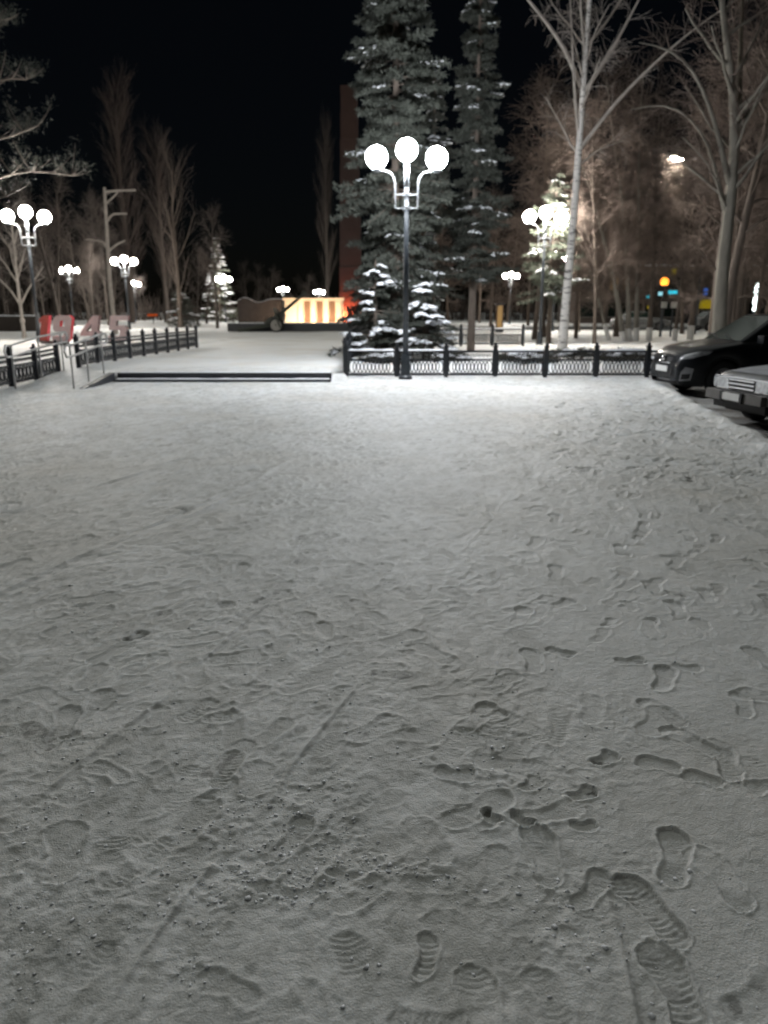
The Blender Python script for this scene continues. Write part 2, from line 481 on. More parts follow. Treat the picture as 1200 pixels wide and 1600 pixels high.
        H[s] += m * (-dep * np.exp(-(ac / w) ** 2) + ridge * np.exp(-((ac - 1.7 * w) / (.7 * w)) ** 2))
    for g in ((-.67, 1.5, -.05, 3.3, .012, .006, .010, 3), 
              (.6, 5.2, 1.6, 8.2, .02, .003, .004, 8), (.62, 1.2, .66, 2.1, .016, .008, .016, 10), (1.22, 1.2, 1.16, 2.2, .014, .006, .014, 11), (.55, 1.3, .57, 2.05, .05, .006, .004, 12),
              (-1.2, 2.3, -.6, 4.4, .014, .006, .010, 13), (-2.4, 4.0, -1.4, 7.2, .03, .008, .010, 14), (-3.5, 5, -2.2, 9, .03, .008, .010, 15), (-1.6, 6.0, -.4, 11, .04, .01, .01, 16)):
        groove(*g)
    # separate fresh prints on the right
    fresh = [(1.01, 1.97, 1.75, .29, .018, .005, .010, 0), (.76, 1.84, 1.9, .30, .020, .007, .008, .35), (.73, 1.57, 1.62, .31, .020, .008, .010, .3), (.61, 1.92, .9, .20, .012, .003, .006, .2),
             (.70, 2.38, .2, .20, .020, .004, .008, .8), (.84, 2.60, .5, .22, .020, .004, .010, .7), (.66, 2.21, .1, .16, .018, 0, .006, 0), (.36, 2.26, .1, .15, .035, 0, .014, .9), (.46, 2.24, .0, .15, .03, 0, .012, .85),
             (1.22, 2.72, 2.2, .28, .014, .004, .007, .1), (1.16, 2.47, 2.7, .24, .014, .004, .008, 0), (1.36, 2.42, 2.9, .24, .010, .003, .006, 0), (1.20, 3.45, .2, .26, .014, .004, .006, .5), (1.45, 3.38, .4, .24, .012, .003, .006, 0),
             (1.55, 3.02, 1.3, .24, .012, .003, .006, 0), (1.93, 4.36, 1.5, .28, .016, .003, .006, .2), (1.72, 3.86, 1.5, .27, .010, 0, .006, 0), (2.15, 4.12, 1.1, .30, .016, .004, .006, .3), (.53, 2.44, .2, .20, .012, .003, .006, .1),
             (.26, 2.50, .05, .26, .010, .002, .006, 0), (.11, 1.68, 1.4, .16, .024, .008, .01, .5), (1.03, 2.56, 2.9, .28, .012, 0, .008, 0),
             (1.18, 2.95, 2.0, .26, .010, .003, .006, .2), (1.24, 3.92, .4, .28, .014, .005, .006, .4), (1.05, 4.22, .3, .28, .012, .005, .006, .2), (.88, 3.55, .2, .26, .018, .003, .006, .4), (.46, 2.92, .2, .22, .014, .004, .008, .3),
             (.45, 2.80, .1, .22, .012, .004, .008, .2), (1.25, 1.62, 1.7, .30, .016, .005, .012, .1), (1.42, 2.05, 1.4, .28, .012, .004, .008, 0), (1.72, 2.6, 1.8, .29, .014, .004, .008, .1), (1.98, 3.2, 1.3, .28, .013, .003, .007, 0),
             (-.30, 2.15, 1.2, .24, .018, .004, .006, .4), (-1.30, 3.74, .6, .26, .024, 0, .008, .6), (-1.26, 2.77, .4, .14, .02, 0, .004, .8), (-.88, 1.91, .6, .14, .018, 0, .004, .6), 
             (2.5, 4.9, 1.6, .29, .014, .003, .007, 0), (2.3, 5.6, 1.4, .29, .014, .003, .007, .2), (2.9, 5.7, 1.7, .29, .013, .003, .007, 0), (2.0, 5.1, .5, .28, .012, .003, .006, .2), (3.1, 6.6, 1.5, .3, .014, .003, .007, 0)]
    def trail(x0, y0, x1, y1, step, L_, dep, seed_):
        r2 = np.random.default_rng(seed_); n_ = int(math.hypot(x1 - x0, y1 - y0) / step); an = math.atan2(y1 - y0, x1 - x0)
        for q in range(n_):
            f_ = q / n_; sd_ = .085 * (-1) ** q
            cx = x0 + (x1 - x0) * f_ - sd_ * math.sin(an) + r2.normal(0, .03) + .15 * math.sin(f_ * 5 + seed_); cy = y0 + (y1 - y0) * f_ + sd_ * math.cos(an) + r2.normal(0, .04)
            stamp(cx, cy, an + r2.normal(0, .18) - .12 * (-1) ** q, L_, dep * r2.uniform(.6, 1.2), .003 * r2.random(), .004, soft=.005, dk=.35 if r2.random() < .3 else 0, part=r2.uniform(-.1, .08), pk=.4, rw=.012, flat=.75)
    trail(.85, 2.0, 3.6, 10.5, .62, .29, .012, 1); trail(1.5, 1.4, 2.6, 9.0, .66, .30, .011, 2); trail(2.2, 3.0, 3.9, 11.0, .60, .26, .011, 3); trail(.45, 1.5, 1.5, 8.0, .64, .29, .010, 4)
    trail(3.0, 12.5, 1.4, 3.2, .66, .29, .011, 5); trail(-1.6, 2.2, .6, 12.0, .64, .30, .010, 6); trail(-2.8, 3.6, -1.0, 14, .64, .29, .010, 7)
    for i, f in enumerate(fresh):
        L_, an, wk_ = f[3], f[2], 1.15
        if an < .8 or an > 2.4: L_, wk_, an = L_ * .58, 1.9, an + rng.normal(0, .5)
        stamp(f[0], f[1], an, L_, f[4] * (.62 if f[1] > 1.72 or f[0] > .6 else .35), f[5] * .38, f[6] * .5, soft=.0035, dk=f[7], part=rng.uniform(-.06, .08), wk=wk_, pk=.35, rw=.011, flat=.8)
    # churned snow close to the kerb: small deep hollows, some down to the wet paving
    for i in range(230):
        y = rng.uniform(7.5, 17.6); x = kerb_x(y) - abs(rng.normal(0, 1.3)) - .25
        stamp(x, y, rng.normal(.25, .5), rng.uniform(.16, .4), rng.uniform(.008, .022), 0, .009, soft=.012, dk=.75 if rng.random() < .3 else 0)
    rough = lot * (.03 * (fbm(X * 2.2, Y * 5, 71) - .5) + .012 * (fbm(X * 14, Y * 14, 72) - .5))
    Z = Z + H * (1 - lot) * (1 - .6 * ss(18.3, 18.6, Y)) + rough
    # sink under the granite of the steps so that no snow shows in front of the risers
    V = np.stack([X, Y, Z], -1).reshape(-1, 3)
    nr = len(ys); idx = np.arange(nr * ncol).reshape(nr, ncol)
    F = np.stack([idx[:-1, :-1], idx[:-1, 1:], idx[1:, 1:], idx[1:, :-1]], -1).reshape(-1, 4)
    o = np_obj('snow_ground', V, F, 'snow', smooth=True)
    for nm, arr in (('packed', packed), ('dirt', dirt * (1 - lot)), ('slush', np.clip(lot * (.55 + .9 * (fbm(X * 1.5, Y * 2.5, 75) - .25)), 0, 1))):
        at = o.data.attributes.new(nm, 'FLOAT', 'POINT'); at.data.foreach_set('value', arr.astype(np.float32).ravel())
    tag(o, 'trodden snow of the square full of footprints', kind='structure')
    # loose crumbs of snow kicked up on the trodden surface
    P = V.reshape(nr, ncol, 3); Vs, Fs = [], []
    jmax = int(np.searchsorted(ys, 4.6)); k = 0
    cv = ICO_V0; cf = ICO_F0
    tries = 0
    while k < 2200 and tries < 90000:
        tries += 1
        j = int(rng.integers(0, jmax)); i = int(rng.integers(0, ncol))
        x, y, z = P[j, i]
        if abs(x) > .62 * y + .5 or rng.random() > .02 + clod_mask[j, i] ** 1.5 + .1 * (packed[j, i] > .4): continue
        r = min(.007, rng.lognormal(-5.75, .45))
        v = cv * (1 + rng.uniform(-.5, .5, (len(cv), 1))) * np.array([1.3, 1.3, .7]) * r
        Vs.append(v + np.array([x + rng.normal() * .01, y, z - r * .15])); Fs.append(cf + k * len(cv)); k += 1
    c = np_obj('snow_crumbs', np.concatenate(Vs), np.concatenate(Fs), 'snowcap', smooth=True)
    tag(c, 'loose crumbs of kicked up snow on the trodden ground', 'snow', kind='stuff')

build_foreground()

def build_field():
    ys = [20.6]
    while ys[-1] < 500: ys.append(ys[-1] + max(.12, (ys[-1] - 18) * .045))
    ys = np.array(ys)
    xs = np.concatenate([-np.geomspace(300, 17, 40), np.linspace(-16.6, 18, 320), np.geomspace(18.5, 300, 40)])
    X, Y = np.meshgrid(xs, ys)
    Z = macro(X, Y)[0]
    plaza = ss(-7.9, -7.4, X) * (1 - ss(-1.3, -1.0, X)) * (1 - ss(45, 50, Y))
    Z = Z + (1 - .8 * plaza) * .12 * (fbm(X * .5, Y * .5, 5) - .5) * (1 - .6 * ss(30, 40, Y)) + .05 * (fbm(X * 2.3, Y * 2.3, 6) - .5) * (1 - .75 * plaza) * (1 - ss(30, 45, Y))
    f = (Y[:, :] - 20.6) < .01
    Z = np.where(f, Z - .06, Z)
    V = np.stack([X, Y, Z], -1).reshape(-1, 3)
    idx = np.arange(X.size).reshape(X.shape)
    F = np.stack([idx[:-1, :-1], idx[:-1, 1:], idx[1:, 1:], idx[1:, :-1]], -1).reshape(-1, 4)
    o = np_obj('snow_field', V, F, 'snow', smooth=True)
    tag(o, 'snow covered park ground reaching back to the trees', kind='structure')
build_field()
# dark street far behind the trees on the right
rd = MB()
rd.box((62, 66, .235), (108, 11, .03))
tag(rd.build('road', 'asphalt'), 'wet street beyond the trees', kind='structure')

# ------------------------------------------------------------------ granite steps, ramp, handrails
st = thing('granite_steps', 'low dark granite steps up to the raised snowy plaza', 'steps', (-3.87, 18.7, 0))
x0, x1 = -2.55, 2.6
MB().box((.02, -.02, .015), (5.16, .34, .09)).build('lower_step', 'granite', st)
MB().box((.02, .22, .08), (5.16, .16, .222)).build('upper_step', 'granite', st)
rng = np.random.default_rng(5)
def snow_strip(name, xa, xb, ya, yb, z, h, parent, seed, ny=5):
    nx = max(4, int((xb - xa) / .06))
    gx, gy = np.meshgrid(np.linspace(xa, xb, nx), np.linspace(ya, yb, ny))
    ex = np.minimum(1, np.minimum(gy - ya, yb - gy) / max(1e-3, (yb - ya) * .3)) * np.minimum(1, np.minimum(gx - xa, xb - gx) / .04)
    hh = h * np.sqrt(np.clip(ex, 0, 1)) * (.45 + .9 * fbm(gx * 4 + seed, gy * 4, seed, 2)) - .004
    V = np.stack([gx, gy, z + hh], -1).reshape(-1, 3); idx = np.arange(gx.size).reshape(gx.shape)
    F = np.stack([idx[:-1, :-1], idx[:-1, 1:], idx[1:, 1:], idx[1:, :-1]], -1).reshape(-1, 4)
    return np_obj(name, V, F, 'snowcap', parent, True)
snow_strip('tread_snow', -2.54, 2.58, -.155, .135, .06, .022, st, 3)
snow_strip('tread_snow', -2.54, 2.58, .17, .34, .191, .03, st, 9)
rw = thing('ramp_kerb', 'dark granite side wall of the snowy ramp left of the steps', 'kerb', (-6.56, 16.8, 0))
MB().prism([(0, 0)], 0, 0) if False else None
m = MB()
prof = [(0, -.03), (2.0, -.03), (2.0, .205), (0, .012)]
b = len(m.v)
for xx in (-.06, .08):
    for yy, zz in prof: m.v.append((xx, yy, zz))
m.f += [(0, 1, 2, 3), (7, 6, 5, 4), (0, 4, 5, 1), (1, 5, 6, 2), (2, 6, 7, 3), (3, 7, 4, 0)]
m.build('kerb_stone', 'granite', rw)

def handrail(label, x, ys_, top, group=None):
    h = thing('handrail', label, 'handrail', (x, ys_[0], 0))
    pts = []
    for y in ys_:
        z = gz(x, y)
        MB().tube([(0, y - ys_[0], z - .05), (0, y - ys_[0], z + top - .0)], .022, 8).build('post', 'steel', h)
        pts.append((0, y - ys_[0], z + top))
    for dz in (0.0, -.24):
        P = [(p[0] + .02, p[1], p[2] + dz) for p in pts]
        P = [(P[0][0], P[0][1] - .28, P[0][2] - .0)] + P + [(P[-1][0], P[-1][1] + .28, P[-1][2])]
        MB().tube(P, .024, 8).build('rail', 'steel', h)
    for a, b_ in zip((pts[0], pts[-1]), (-.28, .28)):
        MB().tube([(a[0] + .02, a[1] + b_, a[2]), (a[0] + .02, a[1] + b_ * 1.25, a[2] - .12), (a[0] + .02, a[1] + b_, a[2] - .24)], .024, 8).build('end_bend', 'steel', h)
    return h
handrail('steel handrail with two bars on the right edge of the ramp', -6.72, (16.85, 17.75, 18.75), .93)
handrail('steel handrail with two bars on the left edge of the ramp beside the iron fence', -7.98, (16.85, 18.2, 19.5), .93)

# ------------------------------------------------------------------ cast iron fences
def post_mesh():
    m = MB()
    m.box((0, 0, .36), (.10, .10, .82)).box((0, 0, .785), (.13, .13, .03))
    m.lathe([(.001, .79), (.035, .80), (.045, .83), (.03, .87), (.001, .885)], 8)
    return m
def ring_mesh():
    m = MB(); pts = []
    n = 14
    for i in range(n):
        a = 2 * math.pi * i / n; pts.append((.085 * math.cos(a), 0, .155 * math.sin(a)))
    pts.append(pts[0]); m.tube(pts, .013, 5, False); return m
def meander_mesh(w):
    m = MB(); n = max(4, int(round(w / .10))); s = w / n; t = .013
    for i in range(n):
        x = -w / 2 + i * s
        m.box((x + .10 * s, 0, 0), (t, .016, .085)); m.box((x + .46 * s, 0, .0365), (.60 * s, .015, t))
        m.box((x + .80 * s, 0, .008), (t, .016, .050)); m.box((x + .60 * s, 0, -.012), (.32 * s, .015, t)); m.box((x + .42 * s, 0, .003), (t, .014, .024))
    return m
PROTO = {}
def fence(label, pts, detail, snow=None, base=None, skip_last_post=False):
    """pts: posts along the line"""
    f = thing('iron_fence', label, 'fence', (pts[0][0], pts[0][1], 0))
    ox, oy = pts[0][0], pts[0][1]
    zs = [(base if base is not None else gz(p[0], p[1])) for p in pts]
    for i, p in enumerate(pts):
        if 'post' not in PROTO: PROTO['post'] = post_mesh().build('post', 'iron', f)
        q = PROTO['post'] if PROTO['post'].parent == f and i == 0 else share(PROTO['post'], f)
        q.location = (p[0] - ox, p[1] - oy, zs[i]); q.rotation_euler = (.018 * math.sin(i * 5.1 + pts[0][1]), .016 * math.sin(i * 3.7 + pts[0][0]), .06 * math.sin(i * 7.3))
    for i in range(len(pts) - 1):
        a, b = pts[i], pts[i + 1]
        dx, dy = b[0] - a[0], b[1] - a[1]; L = math.hypot(dx, dy); rz = math.atan2(dy, dx); z = (zs[i] + zs[i + 1]) / 2
        pitch = -math.atan2(zs[i + 1] - zs[i], L)
        w = L - .10
        loc = ((a[0] + b[0]) / 2 - ox, (a[1] + b[1]) / 2 - oy, z)
        key = ('panel', round(w, 2), detail)
        if key not in PROTO:
            m = MB()
            for zz, hh in ((.085, .05), (.455, .035), (.655, .055)): m.box((0, 0, zz), (w, .035, hh))
            m.box((-w / 2 + .014, 0, .36), (.028, .03, .6)); m.box((w / 2 - .014, 0, .36), (.028, .03, .6))
            PROTO[key] = m.v, m.f, None
            pm = m.build('panel', 'iron', f); first = True
            mm = meander_mesh(w - .10).build('meander_band', 'iron', pm); mm.location = (0, 0, .55)
            n = int(round((w - .12) / .095)); s = (w - .22) / (n - 1)
            if detail:
                r0 = None
                for k in range(n):
                    if r0 is None: r0 = ring_mesh().build('ring', 'iron', pm, True); r = r0
                    else: r = share(r0, pm)
                    r.location = (-w / 2 + .11 + k * s, .004 * (-1) ** k, .272)
            else:
                m2 = MB()
                for k in range(n):
                    rm = ring_mesh(); bb = len(m2.v)
                    m2.v += [(v[0] - w / 2 + .11 + k * s, v[1] + .004 * (-1) ** k, v[2] + .272) for v in rm.v]; m2.f += [tuple(bb + q for q in ff) for ff in rm.f]
                m2.build('ring_lattice', 'iron', pm, True)
            PROTO[key] = pm
        else:
            src = PROTO[key]; pm = share(src, f)
            for ch in list(src.children): share(ch, pm)
        pm.location = loc; pm.rotation_euler = (0, pitch, rz)
        if snow and (snow == 'all' or i in snow):
            s_ = snow_strip('snow_cap', -w / 2, w / 2, -.035, .035, .68, .045, f, 40 + i, 4); s_.location = loc; s_.rotation_euler = (0, pitch, rz)
    return f
fx = [-.95, .32, 1.56, 2.80, 4.06, 5.34, 6.63, 7.9, 9.2, 10.5]
fence('black cast iron fence with meander band and ovals right behind the tall lamp post', [(x, 19.72) for x in fx], True, snow=[0, 1, 3, 5], base=0.0)
fence('side run of black iron fence going back from the corner by the steps', [(-.98, 19.72 + .12 + 1.34 * i) for i in range(8)], False)
fence('snow topped iron fence at the back of the flower bed behind the spruces', [(x, 31.8) for x in (-.6, .65, 1.9, 3.1, 4.35, 5.6)], False, snow='all')
fence('near run of iron fence left of the ramp handrail', [(-8.35 + .01 * i, 13.6 + 1.27 * i) for i in range(6)], True)
fence('far run of iron fence on the left edge of the plaza before the red numerals', [(-8.02 + .052 * i, 20.6 + 1.245 * i) for i in range(10)], False)

# ------------------------------------------------------------------ lamp posts
def lamp_post(label, loc, rz, mat, hi):
    t = thing('lamp_post', label, 'lamp post', loc, rz, None)
    sg = 22 if hi else 12; rg = 14 if hi else 8
    MB().lathe([(.001, -.1), (.17, -.1), (.17, .06), (.13, .10), (.11, .55), (.085, .62), (.001, .62)], 14).build('base', 'pole', t, False)
    MB().tube([(0, 0, .6), (0, 0, 2.6), (0, 0, 4.55)], [.072, .066, .055], 12).build('pole', 'pole', t, True)
    MB().tube([(0, 0, 4.45), (0, 0, 5.03)], .062, 12).build('top_tube', 'arm', t, True)
    for z in (3.98, 4.28):
        MB().lathe([(.05, z - .03), (.10, z - .03), (.10, z + .03), (.05, z + .03)], 14).build('collar', 'arm', t)
    g0 = None; a0 = None
    for k in range(2):
        a = k * math.pi
        pts = [(.06, 0, 3.98), (.26, 0, 3.98), (.265, 0, 4.28), (.27, 0, 4.52), (.31, 0, 4.67), (.40, 0, 4.76), (.52, 0, 4.79), (.74, 0, 4.79)]
        if a0 is None:
            arm = a0 = MB().tube(pts, .021, 8).tube([(.06, 0, 4.28), (.26, 0, 4.28)], .016, 6).lathe([(.001, 4.76), (.05, 4.76), (.11, 4.80), (.12, 4.84), (.07, 4.86), (.001, 4.86)], 12, off=(.70, 0, 0)).build('arm', 'arm', t, False)
        else: arm = share(a0, t)
        arm.rotation_euler = (0, 0, a)
        if g0 is None: g = g0 = sphere('globe', .25, mat, t, (0, 0, 0), sg, rg)
        else: g = share(g0, t)
        g.location = (.70 * math.cos(a), .70 * math.sin(a), 5.08)
    g = share(g0, t); g.location = (0, 0, 5.25)
    return t
lp = lamp_post('tall dark lamp post with three white globes before the fence, centre of the picture', (.53, 19.42, 0.0), R(4), 'globe', True)
lf = lamp_post('lamp post with three globes at the left edge behind the iron fence', (-14.4, 33, .22), R(12), 'globe2', False)
for lab, x, y, rz, s in (
        ('lamp post with three globes half hidden by the big birch trunk', 6.5, 33.0, 14, 1.0),
        ('farther globe lamp seen just left of the birch below the bright cluster', 12.1, 57, 10, 1.0),
        ('globe lamp beside the lopped tree on the left', -19.9, 62, 15, 1.0),
        ('globe lamp on a thin pole right of the young birch above the numeral nine', -29.7, 76, 30, 1.0),
        ('small far globe lamp between the lopped tree and the snowy spruces', -35.8, 115, 0, 1.0),
        ('globe lamp in front of the snowy spruce left of the monument', -19.3, 97, 25, 1.0),
        ('small far globe lamp above the field gun', -14.1, 112, 5, .84),
        ('small globe lamp rising behind the lit memorial wall', -7.35, 91, 20, .68),
        ('far globe lamp behind the back fence right of the conifers', 13.9, 88, 12, 1.0)):
    copy_thing(lf, (x, y, .2), R(rz), s, lab)

# tall street lamp and sodium lamp on the right
t = thing('street_lamp', 'tall street lamp with one white head among the right hand trees', 'street lamp', (19.6, 50, .2))
MB().tube([(0, 0, -.1), (0, 0, 7), (0, 0, 9.6), (-.4, 0, 10.1), (-1.6, 0, 10.3)], [.10, .075, .06, .05, .04], 10).build('pole', 'pole', t, True)
MB().box((-2.05, 0, 10.33), (1.0, .34, .10), ry=.2).build('lamp_head', 'pole', t)
lens_ = sphere('lens', .20, 'led', t, (-2.08, -.02, 10.22), 14, 8, .5); lens_.scale = (2.0, 1.0, 1.0); lens_.rotation_euler = (0, .2, 0)
t = thing('street_lamp', 'short lamp with an orange globe between the thin trunks', 'street lamp', (15.7, 45, .2))
MB().tube([(0, 0, -.1), (0, 0, 2.75)], [.07, .05], 10).build('pole', 'pole', t, True)
MB().lathe([(.05, 2.72), (.14, 2.76), (.15, 2.82), (.05, 2.84)], 12).build('collar', 'pole', t)
sphere('globe', .24, 'sodium', t, (0, 0, 3.0), 16, 10)

# ------------------------------------------------------------------ big 1945 numerals
def numeral(name, label, outline, holes, loc, rz, face, side, h=.97, depth=.32):
    cu = bpy.data.curves.new(name, 'CURVE'); cu.dimensions = '2D'; cu.fill_mode = 'BOTH'; cu.extrude = depth / 2
    for poly in [outline] + holes:
        s = cu.splines.new('POLY'); s.points.add(len(poly) - 1)
        for p, q in zip(s.points, poly): p.co = ((q[0] + .18 * (q[1] - .5)) * h, q[1] * h, 0, 1)
        s.use_cyclic_u = True
    tmp = bpy.data.objects.new(name, cu); COL.objects.link(tmp)
    dg = bpy.context.evaluated_depsgraph_get()
    me = bpy.data.meshes.new_from_object(tmp.evaluated_get(dg)); bpy.data.objects.remove(tmp)
    V = [(v.co.x, -v.co.z, v.co.y) for v in me.vertices]
    fr, sd = [], []
    for p in me.polygons:
        (fr if abs(p.normal.z) > .7 else sd).append(tuple(p.vertices))
    t = thing(name, label, 'numeral', loc, rz, 'numerals of the year sign')
    mesh_obj('front_face', V, fr, face, t); mesh_obj('edge_band', V, sd, side, t)
    MB().box((.25 * h, 0, -.06), (.5 * h, depth * 1.2, .13)).build('foot_plinth', 'concrete', t)
    return t
one = [(.05, 0), (.33, 0), (.33, 1), (.12, 1), (-.03, .86), (-.03, .72), (.05, .76)]
nine = [(.02, 0), (.62, 0), (.72, .10), (.72, .90), (.62, 1), (.12, 1), (.02, .90), (.02, .48), (.12, .38), (.46, .38), (.46, .20), (.02, .20)]
nineh = [[(.28, .58), (.28, .80), (.46, .80), (.46, .58)]]
four = [(.40, 0), (.66, 0), (.66, .20), (.76, .20), (.76, .38), (.66, .38), (.66, 1), (.42, 1), (.0, .36), (.0, .20), (.40, .20)]
fourh = [[(.22, .38), (.40, .66), (.40, .38)]]
five = [(.02, 0), (.62, 0), (.74, .10), (.74, .50), (.62, .60), (.28, .60), (.28, .80), (.74, .80), (.74, 1), (.02, 1), (.02, .42), (.46, .42), (.46, .20), (.02, .20)]
for nm, lab, o_, h_, x, y, fc, sd in (
        ('numeral_one', 'brown and red numeral 1 of the year 1945', one, [], -13.55, 31.3, 'rust', 'red'),
        ('numeral_nine', 'pink numeral 9 with bright red edges in the year 1945', nine, nineh, -12.75, 30.6, 'pink', 'red'),
        ('numeral_four', 'pink numeral 4 with dark edges in the year 1945', four, fourh, -11.88, 31.2, 'pink', 'darkred'),
        ('numeral_five', 'pink numeral 5 with dark red edges, last of the year 1945', five, [], -10.80, 31.2, 'pink', 'darkred')):
    numeral(nm, lab, o_, h_, (x, y, gz(x, y) + .16), R(3), fc, sd)

# ------------------------------------------------------------------ monument at the back of the plaza
t = thing('monument_plinth', 'long low dark plinth behind the field gun', 'plinth', (-6.2, 57, .2))
MB().box((0, 0, .26), (9.8, 1.6, .60)).build('plinth_block', 'granite', t)
snow_strip('snow_cap', -4.88, 4.88, -.78, .78, .56, .05, t, 77, 9)

g = thing('field_gun', 'dark field gun with raised barrel and pale spoked wheel before the plinth', 'gun', (-7.4, 55.0, .2))
def gunwheel(y, matr):
    w = MB().lathe([(.38, -.06), (.46, -.06), (.46, .06), (.38, .06), (.38, -.06)], 24, 'Y').build('wheel', 'rubber', g, False, (0, y, .46))
    d = MB().lathe([(.001, -.07), (.10, -.07), (.12, -.03), (.38, -.025), (.38, .025), (.001, .03)], 24, 'Y').build('wheel_disc', matr, w)
gunwheel(-.62, 'gunwheel'); gunwheel(.62, 'gunmetal')
MB().tube([(0, -.7, .46), (0, .7, .46)], .05, 8).build('axle', 'gunmetal', g)
MB().tube([(-.55, 0, .62), (0, 0, 1.04), (1.0, 0, 1.82), (1.85, 0, 2.50)], [.17, .15, .11, .09], 10).build('barrel', 'gunmetal', g, True)
MB().tube([(1.80, 0, 2.46), (2.05, 0, 2.66)], [.15, .15], 10).build('muzzle_brake', 'gunmetal', g)
MB().box((-.55, 0, .70), (.6, .4, .42), ry=-.67).build('breech', 'gunmetal', g)
MB().box((.05, 0, .82), (1.2, .36, .26), ry=-.67).build('recoil_cradle', 'gunmetal', g)
MB().prism([(.26, .32), (.32, .32), (-.12, 1.62), (-.18, 1.62)], -.95, .95).build('shield', 'gunmetal', g)
for s in (-1, 1):
    MB().tube([(-.1, .2 * s, .5), (-1.4, .42 * s, .34), (-2.5, .6 * s, .10)], [.13, .12, .09], 8).build('trail', 'gunmetal', g)
    MB().box((-2.55, .6 * s, .16), (.08, .3, .3)).build('spade', 'gunmetal', g)

t = thing('memorial_wall', 'warmly floodlit memorial wall with pillars behind the field gun', 'wall', (-6.6, 75, .2))
MB().box((0, .25, 1.14), (5.5, .3, 2.5)).build('wall_slab', 'cream', t)
MB().box((0, .12, 2.47), (5.75, .75, .20)).build('cornice', 'cream', t)
MB().box((0, 0, .0), (5.7, .8, .24)).build('base_course', 'cream', t)
for k in range(3):
    MB().box((-.62 + 1.18 * k, .08, 1.20), (.52, .06, 2.16)).build('niche_panel', 'niche', t)
for k in range(4):
    MB().box((-1.21 + 1.18 * k, -.04, 1.24), (.46, .34, 2.24)).build('pillar', 'cream', t)
MB().box((-2.05, .02, 1.22), (1.0, .20, 2.15)).build('inscription_panel', 'cream', t)
def floodlight(label, loc, rz, mat, w=.36, tilt=.5):
    f = thing('floodlight', label, 'floodlight', loc, rz)
    MB().box((0, 0, .10), (w, .12, .16)).build('housing', 'black', f)
    q = MB().box((0, .075, .12), (w * .85, .02, .11)).build('lens', mat, f)
    MB().box((0, 0, .01), (.08, .10, .06)).build('bracket', 'black', f)
    return f
for k in range(5):
    floodlight('low warm floodlight at the foot of the memorial wall, %s from the left' % ('first', 'second', 'third', 'fourth', 'fifth')[k], (-8.85 + 1.18 * k, 72.3, .2), 0, 'flood')

t = thing('relief_wall', 'dark rough relief wall with wavy top left of the lit memorial wall', 'wall', (-12.0, 76, .2))
m = MB(); top = [(-1.9, 2.3), (-1.4, 2.6), (-.9, 2.55), (-.3, 2.25), (.1, 2.15), (.5, 2.25), (1.1, 2.45), (1.9, 2.5), (2.4, 2.45)]
m.prism([(-1.9, -.1), (2.4, -.1)] + top[::-1], -.3, .3)
m.build('relief_slab', 'relief', t)
for a in range(len(top) - 1):
    p, q = top[a], top[a + 1]
    MB().tube([(p[0], -.05, p[1] + .02), ((p[0] + q[0]) / 2, -.05, (p[1] + q[1]) / 2 + .035), (q[0], -.05, q[1] + .02)], .035, 6).build('snow_cap', 'snowcap', t, True)

t = thing('red_stele', 'tall red granite stele lit red from below beside the spruce', 'monument', (-3.7, 90, .2))
m = MB(); zb = -.1
for i in range(9):
    z0, z1 = i * 2.6 + .9, (i + 1) * 2.6 + .9
    wd = 1.28 - .05 * i
    MB().box((0, 0, (z0 + z1) / 2), (wd * 2, 1.7 - .08 * i, 2.58)).build('stele_block', 'redstone', t)
MB().box((0, 0, .4), (3.4, 2.6, 1.0)).build('stele_base', 'redstone', t)
for k, x in enumerate((-4.6, -3.0)):
    floodlight('red floodlight at the foot of the stele, %s one' % ('left', 'right')[k], (x, 88.35, .9), 0, 'redflood', .5)
t = thing('lantern_box', 'warm lit glass lantern column behind the back fence', 'lantern', (7.7, 53, .2))
MB().box((0, 0, .15), (.5, .5, .4)).build('base', 'granite', t)
for sx in (-1, 1):
    for sy in (-1, 1): MB().box((.2 * sx, .2 * sy, 1.05), (.05, .05, 1.5)).build('corner_post', 'niche', t)
MB().box((0, 0, 1.84), (.56, .56, .1)).build('cap', 'granite', t)
MB().box((0, 0, 1.05), (.3, .3, 1.42)).build('glowing_core', 'warmwin', t)

# ------------------------------------------------------------------ trees
def tubes_np(polys, sides):
    """list of (pts (n,3), radii (n)) -> V, F"""
    groups = {}
    for p, r in polys: groups.setdefault(len(p), []).append((p, r))
    Vs, Fs, off = [], [], 0
    for n, L in groups.items():
        P = np.array([a for a, _ in L]); Rr = np.array([b for _, b in L])
        T = np.gradient(P, axis=1); T /= np.linalg.norm(T, axis=2, keepdims=True) + 1e-9
        ref = np.zeros_like(T[:, :1]); mt = T.mean(1, keepdims=True)
        ref[..., 0] = np.where(np.abs(mt[..., 0]) < .7, 1, 0); ref[..., 1] = 1 - ref[..., 0]
        U = ref - T * (T * ref).sum(2, keepdims=True); U /= np.linalg.norm(U, axis=2, keepdims=True) + 1e-9
        W = np.cross(T, U)
        a = np.arange(sides) * 2 * math.pi / sides
        V = P[:, :, None, :] + Rr[:, :, None, None] * (U[:, :, None, :] * np.cos(a)[None, None, :, None] + W[:, :, None, :] * np.sin(a)[None, None, :, None])
        K = len(L); idx = np.arange(K * n * sides).reshape(K, n, sides) + off
        nx = np.roll(idx, -1, 2)
        F = np.stack([idx[:, :-1], nx[:, :-1], nx[:, 1:], idx[:, 1:]], -1).reshape(-1, 4)
        Vs.append(V.reshape(-1, 3)); Fs.append(F); off += K * n * sides
    return np.concatenate(Vs), np.concatenate(Fs)

